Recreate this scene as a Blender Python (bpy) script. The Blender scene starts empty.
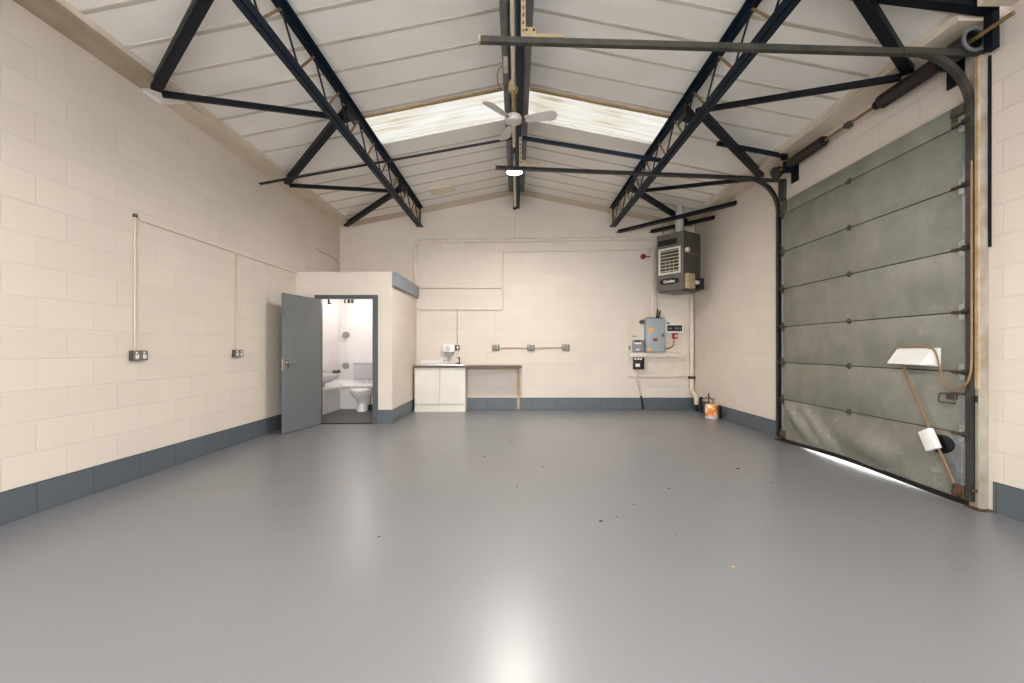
import bpy, bmesh, math, random
from mathutils import Vector, Matrix
random.seed(7)
S = bpy.context.scene
COL = S.collection
PI = math.pi

# ------------------------------------------------------------------ materials
def lin(c):
    def f(v):
        v = v / 255.0
        return v / 12.92 if v <= 0.04045 else ((v + 0.055) / 1.055) ** 2.4
    return (f(c[0]), f(c[1]), f(c[2]), 1.0)

def new_mat(name):
    m = bpy.data.materials.new(name)
    m.use_nodes = True
    nt = m.node_tree
    return m, nt, nt.nodes['Principled BSDF']

def mat(name, col, rough=0.5, metal=0.0, var=0.08, scale=8.0, bump=0.0, col2=None, spec=0.5, bscale=None, lo=0.35, hi=0.65):
    """plain painted / metal surface with a little noise in its colour"""
    m, nt, p = new_mat(name)
    N, L = nt.nodes, nt.links
    tc = N.new('ShaderNodeTexCoord')
    nz = N.new('ShaderNodeTexNoise'); nz.inputs['Scale'].default_value = scale; nz.inputs['Detail'].default_value = 4
    L.new(tc.outputs['Object'], nz.inputs['Vector'])
    rp = N.new('ShaderNodeValToRGB')
    c1 = lin(col)
    c2 = lin(col2) if col2 else tuple(c * (1 - var * 2) for c in c1[:3]) + (1,)
    rp.color_ramp.elements[0].position = lo; rp.color_ramp.elements[1].position = hi
    rp.color_ramp.elements[0].color = c2; rp.color_ramp.elements[1].color = c1
    L.new(nz.outputs['Fac'], rp.inputs['Fac']); L.new(rp.outputs['Color'], p.inputs['Base Color'])
    p.inputs['Roughness'].default_value = rough
    p.inputs['Metallic'].default_value = metal
    p.inputs['Specular IOR Level'].default_value = spec
    if bump:
        nb = N.new('ShaderNodeTexNoise'); nb.inputs['Scale'].default_value = bscale or scale * 6; nb.inputs['Detail'].default_value = 3
        L.new(tc.outputs['Object'], nb.inputs['Vector'])
        b = N.new('ShaderNodeBump'); b.inputs['Strength'].default_value = bump; b.inputs['Distance'].default_value = 0.01
        L.new(nb.outputs['Fac'], b.inputs['Height']); L.new(b.outputs['Normal'], p.inputs['Normal'])
    return m

def block_mat(name, col, axis, u0=0.0, rough=0.55, mortar=0.94, bump=0.42, var=0.05, v0=0.0, warm=None):
    """painted concrete blockwork, 450 x 225 courses; axis = the horizontal axis of the wall"""
    m, nt, p = new_mat(name)
    N, L = nt.nodes, nt.links
    tc = N.new('ShaderNodeTexCoord')
    sep = N.new('ShaderNodeSeparateXYZ'); L.new(tc.outputs['Object'], sep.inputs[0])
    au = N.new('ShaderNodeMath'); au.operation = 'ADD'; au.inputs[1].default_value = -u0 + 45.0
    L.new(sep.outputs[axis], au.inputs[0])
    av = N.new('ShaderNodeMath'); av.operation = 'ADD'; av.inputs[1].default_value = -v0 + 22.5
    L.new(sep.outputs['Z'], av.inputs[0])
    cmb = N.new('ShaderNodeCombineXYZ'); L.new(au.outputs[0], cmb.inputs['X']); L.new(av.outputs[0], cmb.inputs['Y'])
    # slightly wandering joints, as in thickly painted blocks
    nz0 = N.new('ShaderNodeTexNoise'); nz0.inputs['Scale'].default_value = 5.0
    L.new(tc.outputs['Object'], nz0.inputs['Vector'])
    vm = N.new('ShaderNodeVectorMath'); vm.operation = 'SCALE'; vm.inputs['Scale'].default_value = 0.008
    L.new(nz0.outputs['Color'], vm.inputs[0])
    va = N.new('ShaderNodeVectorMath'); va.operation = 'ADD'
    L.new(cmb.outputs[0], va.inputs[0]); L.new(vm.outputs[0], va.inputs[1])
    br = N.new('ShaderNodeTexBrick')
    br.offset = 0.5; br.squash = 1.0
    br.inputs['Scale'].default_value = 1.0
    br.inputs['Brick Width'].default_value = 0.45
    br.inputs['Row Height'].default_value = 0.225
    br.inputs['Mortar Size'].default_value = 0.006
    br.inputs['Mortar Smooth'].default_value = 0.6
    br.inputs['Bias'].default_value = 0.0
    c = lin(col)
    br.inputs['Color1'].default_value = c
    br.inputs['Color2'].default_value = tuple(x * (1 - var) for x in c[:3]) + (1,)
    br.inputs['Mortar'].default_value = tuple(x * mortar for x in c[:3]) + (1,)
    L.new(va.outputs[0], br.inputs['Vector'])
    # broad, faint unevenness of the paint
    nz = N.new('ShaderNodeTexNoise'); nz.inputs['Scale'].default_value = 1.3; nz.inputs['Detail'].default_value = 5
    L.new(tc.outputs['Object'], nz.inputs['Vector'])
    rp = N.new('ShaderNodeMapRange'); rp.inputs['To Min'].default_value = 0.93; rp.inputs['To Max'].default_value = 1.03
    L.new(nz.outputs['Fac'], rp.inputs['Value'])
    mx = N.new('ShaderNodeMix'); mx.data_type = 'RGBA'; mx.blend_type = 'MULTIPLY'; mx.inputs[0].default_value = 1.0
    L.new(br.outputs['Color'], mx.inputs[6]); L.new(rp.outputs[0], mx.inputs[7])
    L.new(mx.outputs[2], p.inputs['Base Color'])
    p.inputs['Roughness'].default_value = rough
    inv = N.new('ShaderNodeMath'); inv.operation = 'SUBTRACT'; inv.inputs[0].default_value = 1.0
    L.new(br.outputs['Fac'], inv.inputs[1])
    nb = N.new('ShaderNodeTexNoise'); nb.inputs['Scale'].default_value = 60; nb.inputs['Detail'].default_value = 3
    L.new(tc.outputs['Object'], nb.inputs['Vector'])
    ma = N.new('ShaderNodeMath'); ma.operation = 'MULTIPLY_ADD'; ma.inputs[1].default_value = 0.14
    L.new(nb.outputs['Fac'], ma.inputs[0]); L.new(inv.outputs[0], ma.inputs[2])
    b = N.new('ShaderNodeBump'); b.inputs['Strength'].default_value = bump; b.inputs['Distance'].default_value = 0.006
    L.new(ma.outputs[0], b.inputs['Height']); L.new(b.outputs['Normal'], p.inputs['Normal'])
    return m

def emit_mat(name, col, strength):
    m = bpy.data.materials.new(name); m.use_nodes = True
    nt = m.node_tree; nt.nodes.clear()
    o = nt.nodes.new('ShaderNodeOutputMaterial'); e = nt.nodes.new('ShaderNodeEmission')
    e.inputs['Color'].default_value = lin(col); e.inputs['Strength'].default_value = strength
    nt.links.new(e.outputs[0], o.inputs['Surface'])
    return m

CREAM = (222, 211, 200)
M = {}
M['wall_y'] = block_mat('cream_blockwork_side', CREAM, 'Y', 3.118)
M['wall_x'] = block_mat('cream_blockwork_back', CREAM, 'X', 0.1)
M['wall_r'] = block_mat('cream_blockwork_right', CREAM, 'Y', 0.15)
M['white_y'] = block_mat('white_blockwork_side', (240, 236, 234), 'Y', 0.2)
M['white_x'] = block_mat('white_blockwork_back', (240, 236, 234), 'X', 0.05)
GREYB = (88, 96, 103)
M['base_y'] = block_mat('grey_skirting_side', GREYB, 'Y', 3.118, rough=0.4, mortar=0.62, bump=0.7)
M['base_x'] = block_mat('grey_skirting_back', GREYB, 'X', 0.1, rough=0.4, mortar=0.62, bump=0.7)
M['cream'] = mat('cream_paint', (224, 212, 198), 0.45, var=0.05, scale=5)
M['conduit'] = mat('cream_painted_conduit', (224, 213, 199), 0.4, var=0.05, scale=9)
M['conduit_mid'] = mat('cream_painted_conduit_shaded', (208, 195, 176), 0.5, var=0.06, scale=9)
M['conduit_dark'] = mat('cream_painted_conduit_dusty', (196, 180, 158), 0.5, var=0.08, scale=9)
M['blue'] = mat('dark_blue_steel_paint', (7, 32, 50), 0.5, spec=0.25, var=0.15, scale=6, bump=0.05)
M['blueblack'] = mat('blue_black_steel_paint', (7, 15, 26), 0.5, spec=0.25, var=0.2, scale=7, bump=0.05)
M['primer'] = mat('tan_primer_lit_rod', (150, 122, 82), 0.55, var=0.2, scale=20)
M['blackrod'] = mat('black_steel_rod', (18, 20, 24), 0.5, var=0.2, scale=20)
M['ridge'] = mat('grey_ridge_lining', (132, 132, 134), 0.5, var=0.15, scale=4)
M['galv'] = mat('galvanised_steel', (150, 154, 158), 0.45, 0.5, var=0.15, scale=18, bump=0.05)
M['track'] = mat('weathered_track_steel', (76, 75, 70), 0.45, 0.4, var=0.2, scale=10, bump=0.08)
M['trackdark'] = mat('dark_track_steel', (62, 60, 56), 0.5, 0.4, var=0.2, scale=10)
M['rust'] = mat('rusty_steel', (98, 72, 52), 0.8, 0.2, var=0.3, scale=25, bump=0.3)
M['spring'] = mat('oiled_spring_steel', (26, 21, 19), 0.55, 0.3, var=0.3, scale=30, col2=(44, 30, 23))
M['brass'] = mat('yellowed_steel_shaft', (150, 126, 84), 0.45, 0.3, var=0.2, scale=12)
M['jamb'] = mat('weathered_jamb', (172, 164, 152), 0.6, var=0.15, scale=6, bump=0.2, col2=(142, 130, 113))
M['postgrey'] = mat('weathered_grey_post_face', (160, 156, 147), .55, .1, var=.15, scale=7, bump=.15, col2=(140, 130, 114))
M['hingegalv'] = mat('pale_galvanised_hinge', (172, 172, 168), .4, .3, var=.15, scale=30)
M['louvre'] = mat('pale_louvre', (206, 196, 176), .5, var=.08, scale=12)
M['timber'] = mat('stained_timber_strip', (190, 172, 144), 0.65, var=0.2, scale=9, bump=0.2, col2=(166, 134, 96))
M['black'] = mat('black_rubber', (9, 9, 9), 0.6, var=0.2, scale=10)
M['hole'] = mat('black_plastic', (7, 7, 8), 0.55, var=0.1, scale=10)
M['white'] = mat('white_enamel', (236, 234, 232), 0.35, var=0.03, scale=6)
M['offwhite'] = mat('off_white_laminate', (224, 219, 208), 0.4, var=0.04, scale=4)
M['ceramic'] = mat('white_ceramic', (240, 238, 238), 0.12, var=0.02, scale=4)
M['ceramic_grey'] = mat('pale_grey_ceramic', (198, 196, 199), 0.15, var=0.03, scale=4)
M['worktop'] = mat('worn_laminate_worktop', (150, 132, 112), 0.4, var=0.15, scale=14)
M['edge'] = mat('dark_worktop_edge', (96, 82, 70), 0.5, var=0.15, scale=14)
M['batten'] = mat('raw_softwood', (196, 168, 128), 0.6, var=0.12, scale=14)
M['steel'] = mat('stainless_steel', (196, 194, 188), 0.25, 0.9, var=0.05, scale=10)
M['chrome'] = mat('chrome', (215, 215, 215), 0.12, 1.0, var=0.02)
M['socket'] = mat('metal_clad_socket', (128, 122, 112), 0.45, 0.3, var=0.15, scale=20)
M['socketdark'] = mat('dark_metal_clad_box', (86, 80, 72), 0.45, 0.3, var=0.15, scale=20)
M['greycab'] = mat('light_grey_enamel', (160, 170, 176), 0.4, var=0.05, scale=5)
M['greymeter'] = mat('grey_meter_plastic', (138, 142, 146), 0.45, var=0.06, scale=8)
M['red'] = mat('red_plastic', (176, 30, 26), 0.4, var=0.1, scale=8)
M['darkred'] = mat('dark_red_paint', (128, 22, 22), 0.4, var=0.1, scale=8)
M['orange'] = mat('orange_sticker', (232, 178, 96), 0.5, var=0.05, scale=8)
M['heater'] = mat('dark_grey_heater_enamel', (104, 101, 96), 0.42, var=0.1, scale=5)
M['heatdark'] = mat('charcoal_heater_side', (74, 70, 65), 0.5, var=0.1, scale=5)
M['cardboard'] = mat('buff_fitting', (174, 157, 124), 0.6, var=0.1, scale=8)
M['flue'] = mat('grey_painted_flue', (188, 188, 180), 0.5, var=0.08, scale=5)
M['fanwhite'] = mat('fan_grey_enamel', (208, 203, 199), 0.4, var=0.04, scale=5)
M['doorgrey'] = mat('grey_gloss_door_paint', (112, 115, 117), 0.4, var=0.05, scale=1.5, spec=0.4)
M['framegrey'] = mat('dark_grey_frame_paint', (78, 84, 88), 0.35, var=0.06, scale=4)
M['fascia'] = mat('blue_grey_fascia_paint', (132, 140, 150), 0.4, var=0.05, scale=4)
M['cable'] = mat('tan_flex', (142, 113, 80), 0.5, var=0.1, scale=20)
M['redcable'] = mat('brick_red_cable', (150, 64, 44), 0.5, var=0.1, scale=20)
M['leaf'] = mat('brown_crumb', (70, 56, 44), 0.8, var=0.2, scale=60)
M['yellowbit'] = mat('yellow_crumb', (214, 178, 92), 0.6, var=0.2, scale=60)
M['dirtlens'] = mat('dusty_grey_plastic', (150, 146, 140), 0.5, var=0.1, scale=10)
M['stain'] = mat('stained_gutter_board', (182, 168, 148), 0.7, scale=2.2, col2=(140, 120, 94), bump=0.05, bscale=20, lo=0.3, hi=0.72)
M['fibre'] = mat('cream_gutter_board', (216, 203, 184), 0.6, var=0.06, scale=2, bump=0.05, bscale=20)
M['tfloor'] = mat('dark_grey_washroom_vinyl', (92, 88, 92), 0.45, var=0.08, scale=12)
M['ground'] = mat('pale_concrete_yard', (226, 224, 220), 0.8, var=0.08, scale=3)
M['roof'] = mat('cream_roof_lining', (248, 246, 241), 0.6, scale=1.1, col2=(238, 233, 225), bump=0.04, bscale=14)
M['lens_on'] = emit_mat('lit_led_lens', (255, 250, 240), 9.0)
M['bulb_on'] = emit_mat('lit_washroom_bulb', (255, 246, 240), 12.0)

def make_floor_mat():
    m, nt, p = new_mat('glossy_grey_floor_paint')
    N, L = nt.nodes, nt.links
    tc = N.new('ShaderNodeTexCoord')
    nz = N.new('ShaderNodeTexNoise'); nz.inputs['Scale'].default_value = 0.9; nz.inputs['Detail'].default_value = 1
    L.new(tc.outputs['Object'], nz.inputs['Vector'])
    rp = N.new('ShaderNodeValToRGB')
    rp.color_ramp.elements[0].position = 0.0; rp.color_ramp.elements[1].position = 1.0
    rp.color_ramp.elements[0].color = lin((113, 114, 118)); rp.color_ramp.elements[1].color = lin((121, 122, 126))
    L.new(nz.outputs['Fac'], rp.inputs['Fac']); L.new(rp.outputs['Color'], p.inputs['Base Color'])
    nr = N.new('ShaderNodeTexNoise'); nr.inputs['Scale'].default_value = 2.0; nr.inputs['Detail'].default_value = 1
    L.new(tc.outputs['Object'], nr.inputs['Vector'])
    mr = N.new('ShaderNodeMapRange'); mr.inputs['To Min'].default_value = 0.285; mr.inputs['To Max'].default_value = 0.33
    L.new(nr.outputs['Fac'], mr.inputs['Value']); L.new(mr.outputs[0], p.inputs['Roughness'])
    p.inputs['Specular IOR Level'].default_value = 0.5
    return m
M['floor'] = make_floor_mat()

def make_door_mat(name, ca, cb, scuff):
    """greenish grey embossed steel skin: fine horizontal ribs, dull patches"""
    m, nt, p = new_mat(name)
    N, L = nt.nodes, nt.links
    tc = N.new('ShaderNodeTexCoord')
    nz = N.new('ShaderNodeTexNoise'); nz.inputs['Scale'].default_value = 2.2; nz.inputs['Detail'].default_value = 7; nz.inputs['Roughness'].default_value = 0.65
    L.new(tc.outputs['Object'], nz.inputs['Vector'])
    rp = N.new('ShaderNodeValToRGB')
    rp.color_ramp.elements[0].position = 0.3; rp.color_ramp.elements[1].position = 0.72
    rp.color_ramp.elements[0].color = lin(ca); rp.color_ramp.elements[1].color = lin(cb)
    L.new(nz.outputs['Fac'], rp.inputs['Fac'])
    ns = N.new('ShaderNodeTexNoise'); ns.inputs['Scale'].default_value = 7.0; ns.inputs['Detail'].default_value = 9; ns.inputs['Roughness'].default_value = 0.75
    L.new(tc.outputs['Object'], ns.inputs['Vector'])
    rs = N.new('ShaderNodeMapRange'); rs.inputs['From Min'].default_value = 0.56; rs.inputs['From Max'].default_value = 0.74
    rs.inputs['To Min'].default_value = 0.0; rs.inputs['To Max'].default_value = scuff
    L.new(ns.outputs['Fac'], rs.inputs['Value'])
    ms = N.new('ShaderNodeMix'); ms.data_type = 'RGBA'; ms.inputs[7].default_value = lin((196, 194, 184))
    L.new(rs.outputs[0], ms.inputs[0]); L.new(rp.outputs['Color'], ms.inputs[6]); L.new(ms.outputs[2], p.inputs['Base Color'])
    p.inputs['Roughness'].default_value = 0.5; p.inputs['Metallic'].default_value = 0.15
    wv = N.new('ShaderNodeTexWave'); wv.wave_type = 'BANDS'; wv.bands_direction = 'Z'
    wv.inputs['Scale'].default_value = 9.0; wv.inputs['Distortion'].default_value = 1.2; wv.inputs['Detail'].default_value = 2
    L.new(tc.outputs['Object'], wv.inputs['Vector'])
    vor = N.new('ShaderNodeTexNoise'); vor.inputs['Scale'].default_value = 120
    L.new(tc.outputs['Object'], vor.inputs['Vector'])
    ad = N.new('ShaderNodeMath'); ad.operation = 'MULTIPLY_ADD'; ad.inputs[1].default_value = 0.35
    L.new(vor.outputs['Fac'], ad.inputs[0]); L.new(wv.outputs['Fac'], ad.inputs[2])
    b = N.new('ShaderNodeBump'); b.inputs['Strength'].default_value = 0.07; b.inputs['Distance'].default_value = 0.006
    L.new(ad.outputs[0], b.inputs['Height']); L.new(b.outputs['Normal'], p.inputs['Normal'])
    return m
M['doorskin'] = make_door_mat('embossed_grey_door_skin', (116, 116, 105), (146, 145, 134), .18)
M['doorscuff'] = make_door_mat('scuffed_grey_door_skin', (112, 111, 101), (148, 146, 136), .75)

def make_skylight_mat(name, k0):
    """weathered translucent roof sheet lit by the sky above it"""
    m = bpy.data.materials.new(name); m.use_nodes = True
    nt = m.node_tree; N, L = nt.nodes, nt.links; N.clear()
    o = N.new('ShaderNodeOutputMaterial')
    tr = N.new('ShaderNodeBsdfTranslucent'); df = N.new('ShaderNodeBsdfDiffuse'); mx = N.new('ShaderNodeMixShader')
    mx.inputs[0].default_value = 0.2
    tc = N.new('ShaderNodeTexCoord')
    mp = N.new('ShaderNodeMapping'); mp.inputs['Scale'].default_value = (1.5, 26.0, 1.0)
    L.new(tc.outputs['Object'], mp.inputs['Vector'])
    nz = N.new('ShaderNodeTexNoise'); nz.inputs['Scale'].default_value = 1.0; nz.inputs['Detail'].default_value = 6
    L.new(mp.outputs[0], nz.inputs['Vector'])
    n2 = N.new('ShaderNodeTexNoise'); n2.inputs['Scale'].default_value = 1.6; n2.inputs['Detail'].default_value = 5
    L.new(tc.outputs['Object'], n2.inputs['Vector'])
    ad = N.new('ShaderNodeMath'); ad.operation = 'MULTIPLY_ADD'; ad.inputs[1].default_value = 0.6
    L.new(n2.outputs['Fac'], ad.inputs[0]); L.new(nz.outputs['Fac'], ad.inputs[2])
    rp = N.new('ShaderNodeValToRGB')
    e = rp.color_ramp.elements
    e[0].position = 0.55; e[0].color = (0.55 * k0, 0.45 * k0, 0.31 * k0, 1)
    e[1].position = 0.95; e[1].color = (0.95 * k0, 0.94 * k0, 0.90 * k0, 1)
    k = rp.color_ramp.elements.new(0.72); k.color = (0.82 * k0, 0.75 * k0, 0.61 * k0, 1)
    L.new(ad.outputs[0], rp.inputs['Fac'])
    L.new(rp.outputs['Color'], tr.inputs['Color']); L.new(rp.outputs['Color'], df.inputs['Color'])
    L.new(tr.outputs[0], mx.inputs[1]); L.new(df.outputs[0], mx.inputs[2]); L.new(mx.outputs[0], o.inputs['Surface'])
    return m
M['skylight'] = make_skylight_mat('translucent_roof_sheet', .14)
M['sky_added'] = make_skylight_mat('added_translucent_roof_sheet', .36)  # clearer sheet for the unseen roof lights added for fill

def make_can_mat():
    """orange, yellow and white printed tin wrap with black patches"""
    m, nt, p = new_mat('printed_orange_tin')
    N, L = nt.nodes, nt.links
    tc = N.new('ShaderNodeTexCoord')
    nz = N.new('ShaderNodeTexNoise'); nz.inputs['Scale'].default_value = 9; nz.inputs['Detail'].default_value = 2
    L.new(tc.outputs['Object'], nz.inputs['Vector'])
    rp = N.new('ShaderNodeValToRGB'); rp.color_ramp.interpolation = 'LINEAR'
    e = rp.color_ramp.elements
    e[0].position = 0.34; e[0].color = lin((196, 92, 30))
    e[1].position = 0.6; e[1].color = lin((244, 228, 190))
    k = e.new(0.5); k.color = lin((232, 150, 70))
    L.new(nz.outputs['Fac'], rp.inputs['Fac']); L.new(rp.outputs['Color'], p.inputs['Base Color'])
    p.inputs['Roughness'].default_value = 0.35
    return m
M['can'] = make_can_mat()

# ------------------------------------------------------------------ mesh tools
def V(*a): return Vector(a)

def box(bm, x0, x1, y0, y1, z0, z1, bev=0.0, seg=1):
    if x0 > x1: x0, x1 = x1, x0
    if y0 > y1: y0, y1 = y1, y0
    if z0 > z1: z0, z1 = z1, z0
    r = bmesh.ops.create_cube(bm, size=1.0)
    for v in r['verts']:
        v.co = V((x0 + x1) / 2 + v.co.x * (x1 - x0), (y0 + y1) / 2 + v.co.y * (y1 - y0), (z0 + z1) / 2 + v.co.z * (z1 - z0))
    if bev:
        es = list({e for v in r['verts'] for e in v.link_edges})
        bmesh.ops.bevel(bm, geom=es, offset=bev, segments=seg, affect='EDGES', profile=0.5)

def obox(bm, mtx, sx, sy, sz, bev=0.0, seg=1):
    """box centred on the frame mtx (4x4)"""
    r = bmesh.ops.create_cube(bm, size=1.0)
    vs = r['verts']
    for v in vs: v.co = V(v.co.x * sx, v.co.y * sy, v.co.z * sz)
    if bev:
        es = list({e for v in vs for e in v.link_edges})
        rr = bmesh.ops.bevel(bm, geom=es, offset=bev, segments=seg, affect='EDGES', profile=0.5)
        vs = list({v for f in rr['faces'] for v in f.verts} | {v for v in vs if v.is_valid})
    for v in vs: v.co = mtx @ v.co

def frame_of(p0, p1, up=V(0, 0, 1)):
    z = (p1 - p0).normalized()
    x = up.cross(z)
    if x.length < 1e-4: x = V(1, 0, 0).cross(z)
    x.normalize(); y = z.cross(x)
    m = Matrix((x, y, z)).transposed().to_4x4()
    m.translation = (p0 + p1) / 2
    return m, (p1 - p0).length

def bar(bm, p0, p1, w, h, bev=0.0, up=V(0, 0, 1)):
    """rectangular bar, w sideways, h up"""
    m, l = frame_of(V(*p0), V(*p1), up)
    obox(bm, m, w, h, l, bev)

def angle_bar(bm, p0, p1, w, t, sx=1, sy=1, up=V(0, 0, 1)):
    """L-section: one leg sideways, one leg up"""
    m, l = frame_of(V(*p0), V(*p1), up)
    pts = [(0, 0), (w, 0), (w, t), (t, t), (t, w), (0, w)]
    pts = [(sx * a, sy * b) for a, b in pts]
    lo = [bm.verts.new(m @ V(a, b, -l / 2)) for a, b in pts]
    hi = [bm.verts.new(m @ V(a, b, l / 2)) for a, b in pts]
    n = len(pts)
    for i in range(n): bm.faces.new((lo[i], lo[(i + 1) % n], hi[(i + 1) % n], hi[i]))
    bm.faces.new(lo[::-1]); bm.faces.new(hi)

def cyl(bm, p0, p1, r0, r1=None, n=16, caps=True):
    r1 = r0 if r1 is None else r1
    m, l = frame_of(V(*p0), V(*p1))
    a = [bm.verts.new(m @ V(r0 * math.cos(2 * PI * i / n), r0 * math.sin(2 * PI * i / n), -l / 2)) for i in range(n)]
    b = [bm.verts.new(m @ V(r1 * math.cos(2 * PI * i / n), r1 * math.sin(2 * PI * i / n), l / 2)) for i in range(n)]
    for i in range(n): bm.faces.new((a[i], a[(i + 1) % n], b[(i + 1) % n], b[i]))
    if caps:
        bm.faces.new(a[::-1]); bm.faces.new(b)

def sweep(bm, prof, pts, up=V(0, 0, 1), closed_prof=True):
    """sweep a closed 2D profile (side, up') along a polyline with mitred corners"""
    pts = [V(*p) for p in pts]
    k = len(pts); rings = []
    ref = None
    for i in range(k):
        if i == 0: t = (pts[1] - pts[0]).normalized()
        elif i == k - 1: t = (pts[-1] - pts[-2]).normalized()
        else:
            t = ((pts[i] - pts[i - 1]).normalized() + (pts[i + 1] - pts[i]).normalized())
            t = t.normalized() if t.length > 1e-6 else (pts[i + 1] - pts[i]).normalized()
        if ref is None:
            x = up.cross(t)
            if x.length < 1e-3: x = V(1, 0, 0).cross(t)
            x.normalize()
        else:
            x = ref - t * ref.dot(t); x.normalize()
        ref = x
        y = t.cross(x)
        rings.append([bm.verts.new(pts[i] + x * a + y * b) for a, b in prof])
    n = len(prof)
    for i in range(k - 1):
        for j in range(n):
            bm.faces.new((rings[i][j], rings[i][(j + 1) % n], rings[i + 1][(j + 1) % n], rings[i + 1][j]))
    bm.faces.new(rings[0][::-1]); bm.faces.new(rings[-1])

def tube(bm, pts, r, n=10):
    sweep(bm, [(r * math.cos(2 * PI * i / n), r * math.sin(2 * PI * i / n)) for i in range(n)], pts)

def fillet(pts, r, n=6):
    pts = [V(*p) for p in pts]
    out = [pts[0]]
    for i in range(1, len(pts) - 1):
        a = (pts[i - 1] - pts[i]); b = (pts[i + 1] - pts[i])
        rr = min(r, a.length * 0.49, b.length * 0.49)
        p0 = pts[i] + a.normalized() * rr; p1 = pts[i] + b.normalized() * rr
        for j in range(n + 1):
            t = j / n
            out.append(p0 * (1 - t) ** 2 + pts[i] * 2 * t * (1 - t) + p1 * t * t)
    out.append(pts[-1])
    return [tuple(p) for p in out]

def smooth_path(pts, n=8):
    """Catmull-Rom through points"""
    P = [V(*p) for p in pts]; P = [2 * P[0] - P[1]] + P + [2 * P[-1] - P[-2]]
    out = []
    for i in range(1, len(P) - 2):
        for j in range(n):
            t = j / n
            a, b, c, d = P[i - 1], P[i], P[i + 1], P[i + 2]
            out.append(0.5 * (2 * b + (c - a) * t + (2 * a - 5 * b + 4 * c - d) * t * t + (3 * b - a - 3 * c + d) * t ** 3))
    out.append(P[-2])
    return [tuple(p) for p in out]

def lathe(bm, prof, c, n=28, sx=1.0, sy=1.0):
    rings = []
    for r, z in prof:
        if r < 1e-5: rings.append([bm.verts.new(V(c[0], c[1], c[2] + z))])
        else: rings.append([bm.verts.new(V(c[0] + sx * r * math.cos(2 * PI * i / n), c[1] + sy * r * math.sin(2 * PI * i / n), c[2] + z)) for i in range(n)])
    for a, b in zip(rings, rings[1:]):
        for i in range(n):
            j = (i + 1) % n
            if len(a) == 1 and len(b) == 1: continue
            if len(a) == 1: bm.faces.new((a[0], b[j], b[i]))
            elif len(b) == 1: bm.faces.new((a[i], a[j], b[0]))
            else: bm.faces.new((a[i], a[j], b[j], b[i]))

def prism(bm, poly, vec):
    a = [bm.verts.new(V(*p)) for p in poly]; b = [bm.verts.new(V(*p) + V(*vec)) for p in poly]
    n = len(a)
    for i in range(n): bm.faces.new((a[i], a[(i + 1) % n], b[(i + 1) % n], b[i]))
    bm.faces.new(a[::-1]); bm.faces.new(b)

def BM(): return bmesh.new()

def build(fn, *a, **k):
    bm = BM(); fn(bm, *a, **k); return bm

# ------------------------------------------------------------------ objects
ORI = {}
def to_object(name, bm, material, parent=None, origin=None, smooth=35):
    bmesh.ops.recalc_face_normals(bm, faces=bm.faces[:])
    if parent is not None: org = ORI[parent.name]
    elif origin is not None: org = V(*origin)
    else:
        xs = [v.co for v in bm.verts]
        org = V((min(c.x for c in xs) + max(c.x for c in xs)) / 2, (min(c.y for c in xs) + max(c.y for c in xs)) / 2, min(c.z for c in xs))
    for v in bm.verts: v.co -= org
    me = bpy.data.meshes.new(name); bm.to_mesh(me); bm.free()
    if smooth:
        for p in me.polygons: p.use_smooth = True
        me.set_sharp_from_angle(angle=math.radians(smooth))
    for mm in (material if isinstance(material, (list, tuple)) else [material]): me.materials.append(mm)
    o = bpy.data.objects.new(name, me); COL.objects.link(o)
    if parent is not None: o.parent = parent
    else: o.location = org
    ORI[o.name] = org
    return o

def tag(o, label, cat, group=None, kind=None):
    o['label'] = label; o['category'] = cat
    if group: o['group'] = group
    if kind: o['kind'] = kind
    return o

def thing(name, loc, label, cat, group=None, kind=None):
    o = bpy.data.objects.new(name, None); COL.objects.link(o)
    o.empty_display_size = 0.1
    o.location = loc; ORI[o.name] = V(*loc)
    return tag(o, label, cat, group, kind)

def part(name, bm, material, parent, label=None, smooth=35):
    o = to_object(name, bm, material, parent, smooth=smooth)
    if label: o['label'] = label
    return o

def solo(name, bm, material, label, cat, group=None, kind=None, origin=None, smooth=35):
    return tag(to_object(name, bm, material, origin=origin, smooth=smooth), label, cat, group, kind)

def struct(name, bm, material, label, cat, origin=(0, 0, 0), smooth=0):
    return solo(name, bm, material, label, cat, kind='structure', origin=origin, smooth=smooth)

def copy_tree(o, parent=None):
    c = o.copy(); COL.objects.link(c)
    if parent is not None: c.parent = parent
    for ch in list(o.children): copy_tree(ch, c)
    return c

# ------------------------------------------------------------------ dimensions
XL, XR = -3.5, 3.5          # side walls
YB, YF = 9.08, -2.6         # back wall, wall behind the camera
EAVE, XE = 3.62, 3.26       # gutter board soffit height, its inner edge
def roof_z(x): return 4.36 - 0.2 * abs(x)
DY0, DY1, DZ = 3.55, 5.87, 3.02     # opening of the big door
SK0, SK1 = 5.50, 6.26       # roof light strip in view
NK0, NK1 = -1.40, 2.20      # unseen roof light strip added over the camera for fill
BX, BY = -1.98, 7.28        # washroom block corner

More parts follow.
